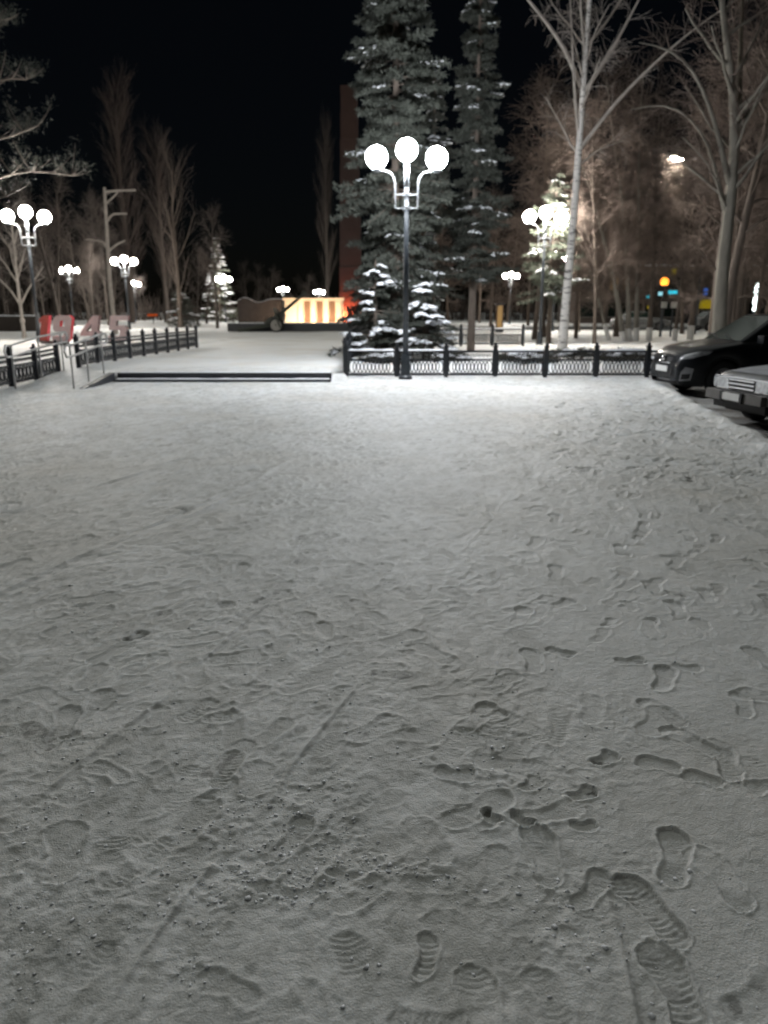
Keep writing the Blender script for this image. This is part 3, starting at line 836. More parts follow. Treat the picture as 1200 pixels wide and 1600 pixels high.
def resample(pts, n):
    pts = np.array(pts, float); d = np.r_[0, np.cumsum(np.linalg.norm(np.diff(pts, axis=0), axis=1))]
    # smooth with Catmull-Rom like interpolation
    t = np.linspace(0, d[-1], n)
    out = np.stack([np.interp(t, d, pts[:, k]) for k in range(3)], 1)
    for _ in range(2):
        o = out.copy(); o[1:-1] = .5 * out[1:-1] + .25 * (out[:-2] + out[2:]); out = o
    return out

def grow(rng, pts, rad, lvl, sp, out):
    if lvl >= len(sp['n']): return
    n = sp['n'][lvl]; T = np.gradient(pts, axis=0); T /= np.linalg.norm(T, axis=1, keepdims=True) + 1e-9
    seglen = np.linalg.norm(pts[-1] - pts[0])
    m = len(pts) - 1
    for i in range(n):
        t = sp['t0'][lvl] + (1 - sp['t0'][lvl]) * (i + rng.random()) / n
        t = min(t, .995); f = t * m; k = int(f); fr = f - k
        p = pts[k] * (1 - fr) + pts[k + 1] * fr; r = rad[k] * (1 - fr) + rad[k + 1] * fr; tv = T[k]
        v = rng.normal(size=3); v -= tv * v.dot(tv); v /= np.linalg.norm(v) + 1e-9
        if 'flat' in sp and lvl > 0: v[2] *= sp['flat']
        ang = R(sp['ang'][lvl]) * rng.uniform(.75, 1.25)
        d = tv * math.cos(ang) + v * math.sin(ang); d /= np.linalg.norm(d)
        ln = sp['len'][lvl] * rng.uniform(.65, 1.2) * (1 - sp.get('shape', .55) * (t - sp['t0'][lvl]) / (1 - sp['t0'][lvl] + 1e-6) if lvl == 0 else 1 - .4 * t)
        npt = sp['pts'][lvl]; q = [p]
        for j in range(npt - 1):
            d = d + rng.normal(size=3) * sp['wob'] + np.array([0, 0, sp['trop'][lvl]]) / npt
            d /= np.linalg.norm(d); q.append(q[-1] + d * ln / (npt - 1))
        q = np.array(q); r0 = min(r * .72, sp['r'][lvl] * rng.uniform(.7, 1.15)); r1 = max(sp['rmin'], r0 * .3)
        rr = np.linspace(r0, r1, npt)
        out[min(lvl, 2)].append((q, rr))
        grow(rng, q, rr, lvl + 1, sp, out)

def bare_tree(name, label, loc, stems, sp, seed, mats=('bark', 'twig'), group=None, limb_sp=None, whitewash=0.0, rz=0.0, limbs=()):
    """stems: list of (pts local, r0, r1); limbs likewise, grown from further levels"""
    rng = np.random.default_rng(seed)
    t = thing(name, label, 'tree', loc, rz, group)
    trunk, out = [], [[], [], []]
    for pts, r0, r1 in stems:
        P = resample(pts, 16); rr = np.linspace(1, 0, 16) ** .85 * (r0 - r1) + r1
        rr[0] *= 1.22; rr[1] *= 1.06
        trunk.append((P, rr)); grow(rng, P, rr, 0, sp, out)
    limb = []
    for pts, r0, r1 in limbs:
        P = resample(pts, 12); rr = np.linspace(r0, r1, 12); limb.append((P, rr)); grow(rng, P, rr, 1, limb_sp or sp, out)
    V, F = tubes_np(trunk, 12); np_obj('trunk', V, F, mats[0], t, True)
    if limb:
        for q in limb:
            V, F = tubes_np([q], 8); np_obj('limb', V, F, mats[2] if len(mats) > 2 else mats[0], t, True)
    if out[0]:
        V, F = tubes_np(out[0], 6); np_obj('branches', V, F, mats[2] if len(mats) > 2 else mats[0], t, True)
    tw = out[1] + out[2]
    if tw:
        V, F = tubes_np(tw, 3); np_obj('crown', V, F, mats[1], t, True)
    if whitewash:
        ww = []
        for P, rr in trunk:
            k = np.searchsorted(P[:, 2], whitewash)
            ww.append((resample(P[:max(k, 2)], 5), np.full(5, rr[0]) * .99 + .004))
        V, F = tubes_np(ww, 12); np_obj('whitewash', V, F, 'white', t, True)
    return t

def loc_pts(pts, base, yo=None):
    """(x,z) lists seen face on -> local points with some depth"""
    out = []
    for i, (x, z) in enumerate(pts):
        out.append((x - base[0], 0 if yo is None else yo[min(i, len(yo) - 1)], z - base[2]))
    return out

SP_BIRCH = dict(n=(16, 7, 6), t0=(.45, .2, .15), ang=(42, 45, 45), len=(2.4, 1.1, .55), pts=(6, 4, 3), wob=.10, trop=(.05, -.35, -.6), r=(.035, .014, .007), rmin=.0045)
SP_BROAD = dict(n=(18, 9, 6), t0=(.35, .2, .15), ang=(50, 48, 45), len=(3.4, 1.5, .7), pts=(6, 4, 3), wob=.13, trop=(.25, .0, -.1), r=(.06, .02, .009), rmin=.005)
SP_FAR = dict(n=(16, 9, 5), t0=(.25, .15, .15), ang=(45, 45, 45), len=(3.6, 1.6, .8), pts=(5, 4, 3), wob=.12, trop=(.45, .2, .0), r=(.06, .022, .012), rmin=.007)
SP_POPLAR = dict(n=(46, 9, 4), t0=(.12, .15, .15), ang=(24, 22, 25), len=(4.2, 1.9, .9), pts=(5, 4, 3), wob=.06, trop=(.6, .4, .2), r=(.05, .02, .012), rmin=.008, shape=.4)
SP_BUSHY = dict(n=(26, 11, 8), t0=(.18, .15, .1), ang=(55, 50, 48), len=(2.8, 1.35, .65), pts=(5, 4, 3), wob=.16, trop=(.12, -.15, -.2), r=(.035, .014, .008), rmin=.005)

# hero birch
base = (6.35, 28, gz(6.35, 28) - .05)
B = lambda pts, yo=None: loc_pts(pts, base, yo)
bare_tree('birch_tree', 'tall white birch with dark marks and forked crown behind the iron fence', base,
    [(B([(6.33, .2), (6.36, 1.76), (6.45, 3.89), (6.49, 5.73), (6.52, 7.51), (6.54, 8.85), (6.54, 10.16), (6.6, 11.97), (6.56, 14.6)]), .16, .03)],
    SP_BIRCH, 3, ('birch', 'birchtwig', 'birchlimb'),
    limbs=[(B([(6.46, 8.75), (5.91, 9.88), (5.14, 10.89), (4.59, 11.52), (3.84, 12.5)], (0, .1, .3, .5, .8)), .085, .02),
           (B([(6.5, 9.8), (6.27, 10.89), (6.03, 12.32)], (0, -.2, -.4)), .05, .015),
           (B([(6.46, 7.4), (6.14, 8.85), (5.96, 10.16), (5.78, 11.43)], (0, -.3, -.5, -.6)), .06, .015),
           (B([(6.58, 8.6), (7.37, 9.79), (7.91, 10.89), (8.34, 11.79)], (0, -.2, -.4, -.7)), .07, .015),
           (B([(6.56, 6.9), (7.59, 8.28), (8.57, 9.23), (9.53, 10.07), (10.89, 10.89)], (0, -.3, -.6, -1.0, -1.4)), .07, .012),
           (B([(6.58, 9.95), (7.3, 10.8), (7.94, 11.79)], (0, .3, .6)), .05, .012),
           (B([(6.52, 6.35), (7.27, 6.92), (8.2, 7.28)], (0, .3, .8)), .035, .01)])
# big grey tree on the right
base = (11.0, 26, gz(11, 26) - .05)
bare_tree('grey_tree', 'big grey forked tree with arching limbs behind the black car', base,
    [(B([(11.05, .1), (10.88, 2.95), (10.93, 4.68), (10.92, 6.18), (10.81, 7.45), (10.53, 8.69), (10.15, 9.89), (9.77, 11.9)]), .235, .05)],
    SP_BROAD, 5, ('bark2', 'twig', 'bark2'),
    limbs=[(B([(10.9, 6.2), (10.94, 8.51), (10.91, 9.89), (10.86, 12)], (0, .3, .5, .7)), .14, .03),
           (B([(10.9, 5.3), (10.03, 7.45), (9.21, 8.77), (8.39, 9.24), (7.52, 9.29)], (0, -.2, -.3, -.4, -.5)), .10, .012),
           (B([(10.95, 4.2), (10.08, 6.91), (8.99, 7.98), (7.83, 7.81)], (0, .2, .5, .9)), .08, .012),
           (B([(10.9, 7.0), (11.8, 8.6), (12.9, 9.8), (13.6, 11.5)], (0, -.2, -.5, -.8)), .09, .015)])
base = (11.89, 27.6, gz(11.9, 27.6) - .05)
bare_tree('grey_tree', 'slimmer tree leaning right beside the big grey tree', base,
    [(B([(11.89, .05), (11.88, 2.38), (12.07, 4.01), (12.36, 5.97), (12.58, 8.23), (12.58, 11)]), .17, .03)], SP_BROAD, 6, ('bark', 'twig', 'bark'))
# clump of leaning whitewashed trunks
for i, (pts, r0, lab) in enumerate((
        ([(11.27, .05), (10.6, 2.93), (9.69, 5.43), (8.7, 7.9), (7.9, 9.6)], .13, 'leaning thin tree with whitewashed foot, first left stem of the clump'),
        ([(11.6, .05), (11.33, 2.93), (10.89, 5.97), (10.1, 9.4), (9.8, 11.5)], .13, 'nearly upright thin tree with whitewashed foot in the middle of the clump'),
        ([(12.05, .05), (11.9, 2.93), (11.73, 6.24), (11.5, 9.39), (11.6, 12)], .12, 'straight thin tree with whitewashed foot, right stem of the clump'),
        ([(10.9, .05), (10.0, 2.93), (9.3, 4.6), (8.2, 7.2)], .09, 'most strongly leaning whitewashed stem at the left of the clump'))):
    base = (pts[0][0], 37 + .35 * i, gz(pts[0][0], 37) - .05)
    bare_tree('thicket_tree', lab, base, [(B(pts, (0, .1 * i - .1, .2 * i - .2, .3 * i - .3, .3 * i)), r0, .02)], SP_BUSHY, 20 + i, ('bark2', 'twig', 'bark'), whitewash=.95)
for i, (x, y, r0, lean, lab) in enumerate(((12.75, 38, .12, -.3, 'thin whitewashed trunk left of the orange globe lamp'), (14.15, 38.5, .10, .5, 'thin whitewashed trunk just before the orange globe lamp'), (15.5, 40, .14, .2, 'whitewashed trunk right of the orange globe lamp'),
                                         (16.4, 37, .17, .3, 'thicker dark trunk before the yellow and blue signs'), (9.2, 34.5, .09, -.6, 'slender leaning tree just right of the birch'), (17.9, 40, .13, .6, 'thin trunk before the string of white bulbs'),
                                         (10.2, 42, .10, -.4, 'slender tree behind the leaning clump'))):
    h = (10, 9, 11, 12, 9, 11, 10)[i]
    bare_tree('thicket_tree', lab, (x, y, gz(x, y) - .05), [([(0, 0, 0), (lean * .2, 0, h * .3), (lean * .7, .1, h * .65), (lean * 1.1, .2, h)], r0, .02)], SP_BUSHY, 40 + i, ('bark', 'twig', 'bark'), whitewash=.9 if i < 3 else 0)

# lopped tree, left
base = (-16.96, 50, .15)
bare_tree('lopped_tree', 'pale lopped tree with cut back limbs on the left', base,
    [(B([(-16.96, .2), (-17.06, 3.0), (-16.98, 5.64), (-16.88, 8.83)]), .15, .085)],
    dict(n=(10, 4), t0=(.35, .3), ang=(60, 40), len=(.8, .4), pts=(4, 3), wob=.15, trop=(.3, .1), r=(.02, .008), rmin=.006), 8, ('birchlimb', 'birchtwig', 'birchlimb'),
    limbs=[(B([(-16.91, 8.58), (-16.0, 8.66), (-15.0, 8.68)]), .075, .06), (B([(-16.9, 6.94), (-16.51, 7.34), (-15.66, 7.34)]), .075, .05),
           (B([(-16.93, 5.2), (-16.4, 5.6), (-15.87, 5.80)]), .075, .05), (B([(-16.96, 5.3), (-17.28, 5.75), (-18.26, 5.87)]), .07, .03), (B([(-16.9, 7.9), (-16.5, 8.2), (-16.1, 8.55)]), .06, .05)],
    limb_sp=dict(n=(0, 3, 2), t0=(0, .5, .3), ang=(0, 50, 40), len=(0, .5, .3), pts=(3, 3, 3), wob=.1, trop=(0, .2, 0), r=(.01, .012, .008), rmin=.006))
# young birch, left
base = (-19.11, 42, gz(-19.1, 42) - .05)
yb = bare_tree('birch_tree', 'young pale birch with a knob on its trunk at the left edge', base,
    [(B([(-19.11, .2), (-19.11, 1.49), (-19.15, 2.78), (-19.11, 4.22), (-19.11, 5.32), (-19.1, 6.6)]), .10, .02)], dict(SP_BIRCH, n=(12, 6, 5), len=(1.6, .8, .45), ang=(32, 35, 40), trop=(.5, .1, 0)), 9, ('birchlimb', 'birchtwig', 'birchlimb'),
    limbs=[(B([(-19.12, 1.9), (-19.51, 2.62), (-20.3, 3.5)]), .06, .012), (B([(-19.12, 1.9), (-18.58, 2.78), (-17.7, 3.85)]), .06, .012), (B([(-19.14, 3.0), (-19.62, 3.9), (-20.1, 4.6)]), .045, .01), (B([(-19.12, 3.2), (-18.8, 4.0), (-18.5, 4.8)]), .04, .01)])
sphere('knob', .14, 'birchlimb', yb, (.02, -.05, .95), 10, 7, 1.3)

# tall upright tree by the snowy spruces, poplars
base = (-18.0, 70, .15)
bare_tree('bare_tree', 'upright bare tree with steep limbs behind the left lamps', base,
    [([(0, 0, 0), (.1, 0, 4), (-.1, 0, 8), (.2, 0, 13)], .22, .03)], dict(SP_POPLAR, n=(20, 7, 4), ang=(30, 28, 30), len=(5.0, 2.2, 1.0)), 12, ('bark', 'twig_dim', 'bark'))
pop = bare_tree('poplar_tree', 'tall dim poplar behind the lopped tree', (-30.5, 96, .15), [([(0, 0, 0), (.1, 0, 8), (.0, 0, 16), (.2, 0, 24)], .42, .04)], dict(SP_POPLAR, n=(60, 9, 4), len=(6.0, 2.6, 1.2)), 14, ('bark_dim', 'twig_dim', 'bark_dim'))
copy_thing(pop, (-27.0, 99, .15), 2.1, .82, 'slightly shorter dim poplar right of the tallest poplar')
copy_thing(pop, (-7.0, 99, .15), 1.0, (.55, .55, .86), 'very slim dark poplar just left of the red stele')

# background wood: four patterns copied about
def far_src(name, label, h, seed, sp, loc, r0=.16):
    rg = np.random.default_rng(seed); b = rg.normal(size=2) * .5
    return bare_tree(name, label, loc, [([(0, 0, 0), (b[0] * .3, b[1] * .3, h * .35), (b[0], b[1], h * .7), (b[0] * 1.4, b[1], h)], r0, .03)], sp, seed, ('bark_dim', 'twig_dim', 'bark_dim') if loc[0] < 0 else ('bark', 'twig', 'bark'))  # left trees take the darkened copies to look less lit
LW = 'bare tree in the dark wood behind the lamps on the left'
RW = 'bare twiggy tree in the thicket beyond the fence on the right'
srcs = [far_src('bare_tree', LW, 9, 101, SP_FAR, (-24.5, 60, .15)), far_src('bare_tree', LW, 11, 102, SP_FAR, (-27, 66, .15)),
        far_src('bare_tree', RW, 11, 103, SP_BUSHY, (9.5, 46, .15), .13), far_src('bare_tree', RW, 12, 104, dict(SP_BUSHY, n=(30, 10, 6)), (13.2, 45, .15), .15)]
for s_, g_ in zip(srcs, ('trees of the dark wood on the left', 'trees of the dark wood on the left', 'trees of the thicket on the right', 'trees of the thicket on the right')): s_['group'] = g_
rng = np.random.default_rng(77)
for i in range(30):
    y = rng.uniform(62, 125); x = -rng.uniform(.20, .56) * y
    if abs(x / y + .30) < .03: x -= 3
    copy_thing(srcs[i % 2], (x, y, .15), rng.uniform(0, 6.28), rng.uniform(.6, 1.0) * (.7 + y / 300), LW, 'trees of the dark wood on the left')
for i in range(8):
    y = rng.uniform(105, 135); x = -rng.uniform(.06, .2) * y
    copy_thing(srcs[i % 2], (x, y, .15), rng.uniform(0, 6.28), rng.uniform(.5, .8), 'bare tree in the row behind the memorial wall', 'trees behind the memorial wall')
for i in range(19):
    y = rng.uniform(41, 80); x = rng.uniform(.17, .52) * y
    if 60 < y < 72: y += 12
    copy_thing(srcs[2 + i % 2], (x, y, .15), rng.uniform(0, 6.28), rng.uniform(.75, 1.15), RW, 'trees of the thicket on the right')
for i, (x, y, s_) in enumerate(((7.6, 40, .95), (8.8, 44, 1.1), (14.5, 33, .95), (17.5, 34, 1.0), (12.6, 30.5, .9))):
    copy_thing(srcs[2 + i % 2], (x, y, .15), i * 1.3, s_, RW, 'trees of the thicket on the right')

for i, (x, y, s_) in enumerate(((2.2, 62, .9), (4.6, 75, 1.0), (6.8, 84, 1.1), (9.4, 70, .9), (11.5, 96, 1.2), (1.0, 90, 1.0), (15.5, 100, 1.1))):
    copy_thing(srcs[2 + i % 2], (x, y, .15), i * 2.1, s_, 'bare tree far behind the back fence and the spruces', 'trees far behind the back fence')
# far dark undergrowth closing the view
rng = np.random.default_rng(31)
tw = []
for i in range(5200):
    y = rng.uniform(116, 134); x = rng.uniform(-120, 120); h = rng.uniform(1.5, 4.5) * (.6 + .8 * float(fbm(np.array([x * .12]), np.array([y * .1]), 3, 2)[0]))
    a = rng.uniform(0, 6.28); l_ = rng.uniform(.2, 1.4)
    tw.append((np.array([(x, y, 0), (x + .4 * l_ * math.cos(a), y + .4 * l_ * math.sin(a), h * .55), (x + l_ * math.cos(a), y + l_ * math.sin(a), h)]), np.array([.07, .05, .02])))
V, F = tubes_np(tw, 3)
tag(np_obj('undergrowth', V, F, 'twig_dim'), 'far dark undergrowth closing the park behind the trees', 'undergrowth', kind='stuff')

# ------------------------------------------------------------------ conifers
ICO = bmesh.new(); bmesh.ops.create_icosphere(ICO, subdivisions=1, radius=1.0)
ICO_V = np.array([v.co[:] for v in ICO.verts]); ICO_F = np.array([[v.index for v in f.verts] for f in ICO.faces]); ICO.free()

def conifer(name, label, loc, h, z0, rfun, whorls, per, seed, snow=.3, droop=.5, needle='needle', tw=13, nl=.10, trunk_r=.16, dens=9, snow_scale=1.0, group=None, lean=0.0, snow_side=0.0):
    rng = np.random.default_rng(seed)
    t = thing(name, label, 'tree', loc, 0, group)
    P = resample([(0, 0, -.1), (lean * .3, 0, h * .4), (lean, 0, h)], 14); V, F = tubes_np([(P, np.linspace(trunk_r, .02, 14))], 10)
    np_obj('trunk', V, F, 'bark', t, True)
    axes, tris, blobs = [], [], []
    for w in range(whorls):
        zt = z0 + (h - z0) * (w + rng.uniform(-.3, .3)) / whorls
        for k in range(per):
            zt = z0 + (h - z0) * min(.99, max(0, (w + rng.uniform(-1.2, 1.2)) / whorls)); Rm = rfun((zt - z0) / (h - z0))
            az = rng.uniform(0, 2 * math.pi); L = Rm * rng.uniform(.6, 1.12)
            d0 = np.array([math.cos(az), math.sin(az), 0]); side = np.array([-d0[1], d0[0], 0])
            n = 6; s = np.linspace(0, 1, n)
            up = .22 * (1 - droop)
            dr = droop * rng.uniform(.55, 1.45); up = .22 * (1 - dr) + rng.uniform(-.08, .12)
            br = np.array([lean * zt / h, 0, zt + rng.uniform(-.14, .14)]) + d0 * (L * s)[:, None] + np.array([0, 0, 1.0]) * (L * (up * s - dr * .75 * s ** 1.6 + .22 * dr * s ** 4))[:, None]
            axes.append((br, np.linspace(.022, .006, n)))
            branch_snow = rng.random() < snow
            for j in range(tw):
                f = .22 + .78 * (j + rng.random()) / tw
                q = br[0] + 0; ii = min(int(f * (n - 1)), n - 2); fr = f * (n - 1) - ii
                p = br[ii] * (1 - fr) + br[ii + 1] * fr; tan = br[ii + 1] - br[ii]; tan = tan / np.linalg.norm(tan)
                sg = 1 if j % 2 else -1
                tl = L * .34 * (1.15 - f) * rng.uniform(.7, 1.3) + .09
                dv = tan * .75 + side * sg * rng.uniform(.5, 1.0) + np.array([0, 0, -.35 * droop - rng.uniform(0, .25)]); dv /= np.linalg.norm(dv)
                # needles along the twig
                g = rng.random((dens, 1)) * tl
                c = p + dv * g
                nd = dv * .55 + rng.normal(size=(dens, 3)) * .75; nd /= np.linalg.norm(nd, axis=1, keepdims=True)
                wd = np.cross(nd, rng.normal(size=(dens, 3))); wd /= np.linalg.norm(wd, axis=1, keepdims=True) + 1e-9
                l2 = nl * rng.uniform(.7, 1.4, (dens, 1)); w2 = l2 * .17
                tris.append(np.stack([c - wd * w2, c + wd * w2, c + nd * l2], 1))
                if branch_snow and f > .42:
                    for b_ in range(rng.integers(1, 4)):
                        blobs.append((p + dv * tl * rng.random() + np.array([0, 0, .02]), rng.uniform(.02, .055) * snow_scale, dv))
    V, F = tubes_np(axes, 4); np_obj('branches', V, F, 'bark', t, True)
    T = np.concatenate(tris); V = T.reshape(-1, 3); F = np.arange(len(V)).reshape(-1, 3)
    np_obj('crown', V, F, needle, t, False)
    if blobs:
        Vs, Fs = [], []
        for i, (p, r, dv) in enumerate(blobs):
            v = ICO_V * (1 + rng.uniform(-.28, .28, (len(ICO_V), 1)))
            al = (v @ dv)[:, None]
            v = v + al * dv * rng.uniform(.8, 2.4); v = v * r; v[:, 2] *= .55; v[:, 2] -= .3 * np.abs(al[:, 0]) * r
            Vs.append(v + p); Fs.append(ICO_F + i * len(ICO_V))
        np_obj('snow_load', np.concatenate(Vs), np.concatenate(Fs), 'snowcap', t, True)
    return t

conifer('spruce_tree', 'very tall dark spruce with snow patches right behind the main lamp', (.35, 25.2, .2), 14.5, .9, lambda t: 1.95 * (1 - t) ** .5 * (.85 + .15 * math.sin(t * 25)) + .1, 58, 7, 1, snow=.17, droop=.65, tw=18, trunk_r=.17, nl=.14, dens=15)
conifer('spruce_tree', 'tall sparse spruce with bare lower trunk right of the main lamp', (3.0, 27.2, .2), 11.6, 2.6, lambda t: 1.4 * (1 - t) ** .6 * (.8 + .2 * math.sin(t * 31)) + .08, 38, 6, 2, snow=.15, droop=.5, tw=13, trunk_r=.14, nl=.13, dens=14)
conifer('spruce_tree', 'slim spruce half hidden between the two tall spruces', (1.7, 28.5, .2), 9.0, 2.0, lambda t: 1.0 * (1 - t) ** .6 + .08, 28, 6, 3, snow=.12, droop=.5, tw=12, trunk_r=.12, nl=.11)
conifer('spruce_tree', 'small young spruce heavy with snow behind the fence right of the lamp post', (1.15, 23.0, .15), 2.3, .25, lambda t: 1.0 * (1 - t) ** .8 + .08, 12, 6, 4, snow=.40, droop=.45, tw=11, trunk_r=.05, nl=.08, dens=12, snow_scale=1.5)
conifer('spruce_tree', 'low snow laden spruce at the corner of the bed beside the steps', (-.25, 23.4, .15), 3.0, .45, lambda t: .85 * (1 - t) ** .7 + .08, 15, 6, 5, snow=.26, droop=.45, tw=11, trunk_r=.06, nl=.08, dens=12, snow_scale=1.35)
conifer('pine_tree', 'snowy conifer lit bright by the lamp behind the birch', (7.2, 34.6, .15), 6.9, 2.2, lambda t: 1.35 * (1 - t) ** .5 + .1, 20, 6, 6, snow=.16, droop=.5, needle='needle2', tw=12, trunk_r=.12, nl=.12, dens=9)
conifer('spruce_tree', 'bright snowy spruce behind the globe lamp left of the monument', (-20.6, 100, .1), 10.2, .4, lambda t: 2.6 * (1 - t) ** .9 + .1, 22, 7, 7, snow=.45, droop=.4, needle='needle2', tw=10, trunk_r=.15, nl=.20, dens=8, snow_scale=2.2)
conifer('spruce_tree', 'dark squat spruce with snow left of the bright snowy spruce', (-18.0, 71, .1), 3.6, .2, lambda t: 1.6 * (1 - t) ** .7 + .1, 12, 7, 8, snow=.25, droop=.4, tw=10, trunk_r=.10, nl=.14, dens=10, snow_scale=1.7)
# pine reaching in at the upper left
rng = np.random.default_rng(9)
t = thing('pine_tree', 'old pine at the upper left edge with twisted branches over the lamp', 'tree', (-18.2, 32, -.25))
t.scale = (1.28, 1.28, 1.28)
pb = (-14.2, 25, 0)
stem = resample([(0, 0, 0), (.1, 0, 4), (.3, .1, 8), (.5, 0, 11.5)], 14)
V, F = tubes_np([(stem, np.linspace(.24, .08, 14))], 12); np_obj('trunk', V, F, 'bark2', t, True)
limbs = []
for pts, yo in ((((-14.0, 4.57), (-12.33, 5.47), (-10.9, 6.01), (-9.6, 5.8)), .4), (((-13.9, 6.18), (-12.0, 6.53), (-10.84, 6.71), (-10.0, 6.95)), -.4), (((-13.7, 7.4), (-11.8, 8.08), (-11.0, 8.5), (-10.5, 8.35)), .1), (((-13.9, 5.2), (-12.4, 5.0), (-11.2, 4.9), (-10.6, 5.1)), -.8), (((-13.7, 7.9), (-12.6, 9.0), (-11.8, 9.6), (-11.3, 10.1)), .5)):
    limbs.append((resample([(x - pb[0], yo * k / 2, z - .3) for k, (x, z) in enumerate(pts)], 9), np.linspace(.06, .02, 9)))
sub, tris = [], []
for P, rr in limbs:
    for j in range(30):
        k = rng.integers(1, 9); d = rng.normal(size=3); d[2] = abs(d[2]) * .5; d += np.array([.6, 0, .1]); d /= np.linalg.norm(d); L = rng.uniform(.3, .8)
        q = P[k] + d * (np.linspace(0, 1, 4) * L)[:, None] + np.array([0, 0, 1]) * (np.linspace(0, 1, 4) ** 2 * L * .3)[:, None]
        sub.append((q, np.linspace(.018, .006, 4)))
        for e in range(45):
            c = q[3] - d * rng.random() * L * .5 + rng.normal(size=3) * .12; nd = rng.normal(size=3) + d * .6; nd /= np.linalg.norm(nd); wd = np.cross(nd, rng.normal(size=3)); wd /= np.linalg.norm(wd)
            tris.append([c - wd * .006, c + wd * .006, c + nd * rng.uniform(.09, .16)])
for q in limbs:
    V, F = tubes_np([q], 7); np_obj('limb', V, F, 'bark_dim', t, True)
V, F = tubes_np(sub, 4); np_obj('branches', V, F, 'bark_dim', t, True)
V = np.array(tris).reshape(-1, 3); np_obj('crown', V, np.arange(len(V)).reshape(-1, 3), 'needle', t, False)

# low creeping shrubs in the bed
def shrub(label, loc, rx, ry, h, seed):
    rng = np.random.default_rng(seed); t = thing('juniper_shrub', label, 'shrub', loc)
    n = 2600
    a = rng.uniform(0, 6.283, n); r = np.sqrt(rng.random(n)); top = np.sqrt(np.clip(1 - r ** 2, 0, 1)) * (.6 + .4 * rng.random(n))
    c = np.stack([rx * r * np.cos(a), ry * r * np.sin(a), h * top * (.5 + .7 * fbm(r * np.cos(a) * 3 + seed, r * np.sin(a) * 3, seed))], 1)
    nd = rng.normal(size=(n, 3)) * .6 + np.stack([np.cos(a), np.sin(a), np.full(n, .7)], 1); nd /= np.linalg.norm(nd, axis=1, keepdims=True)
    wd = np.cross(nd, rng.normal(size=(n, 3))); wd /= np.linalg.norm(wd, axis=1, keepdims=True)
    T = np.stack([c - wd * .012, c + wd * .012, c + nd * rng.uniform(.08, .18, (n, 1))], 1)
    np_obj('foliage', T.reshape(-1, 3), np.arange(3 * n).reshape(-1, 3), 'shrub', t)
    st_ = [(np.array([(0, 0, -.05), (rx * .4 * math.cos(b), ry * .4 * math.sin(b), h * .4), (rx * .8 * math.cos(b), ry * .8 * math.sin(b), h * .55)]), np.array([.02, .012, .006])) for b in rng.uniform(0, 6.28, 14)]
    V, F = tubes_np(st_, 4); np_obj('stems', V, F, 'bark', t)
    Vs, Fs = [], []
    for i in range(26):
        b = rng.uniform(0, 6.28); q = math.sqrt(rng.random()) * .8
        v = ICO_V * (1 + rng.uniform(-.25, .25, (len(ICO_V), 1))) * np.array([.16, .14, .05]) * rng.uniform(.6, 1.3)
        Vs.append(v + np.array([rx * q * math.cos(b), ry * q * math.sin(b), h * math.sqrt(1 - q * q) * .8])); Fs.append(ICO_F + i * len(ICO_V))
    np_obj('snow_load', np.concatenate(Vs), np.concatenate(Fs), 'snowcap', t, True)
for i, (x, y, rx, h, lab) in enumerate(((.05, 22.3, .75, .45, 'low creeping shrub in the fence corner by the lamp post'), (1.95, 22.4, .5, .4, 'small dark shrub right of the lamp post behind the fence'), (4.0, 22.2, .9, .5, 'broad creeping shrub in the middle of the fenced bed'),
                                       (5.6, 23.0, .9, .55, 'creeping shrub before the birch foot'), (6.9, 22.5, .8, .5, 'creeping shrub behind the fence right of the birch'), (8.1, 22.0, .7, .45, 'low shrub behind the fence next to the black car'), (-.35, 24.3, .6, .7, 'dark rounded shrub at the corner of the bed beside the plaza'))):
    shrub(lab, (x, y, gz(x, y) - .04), rx, rx * .6, h * .7, 60 + i)

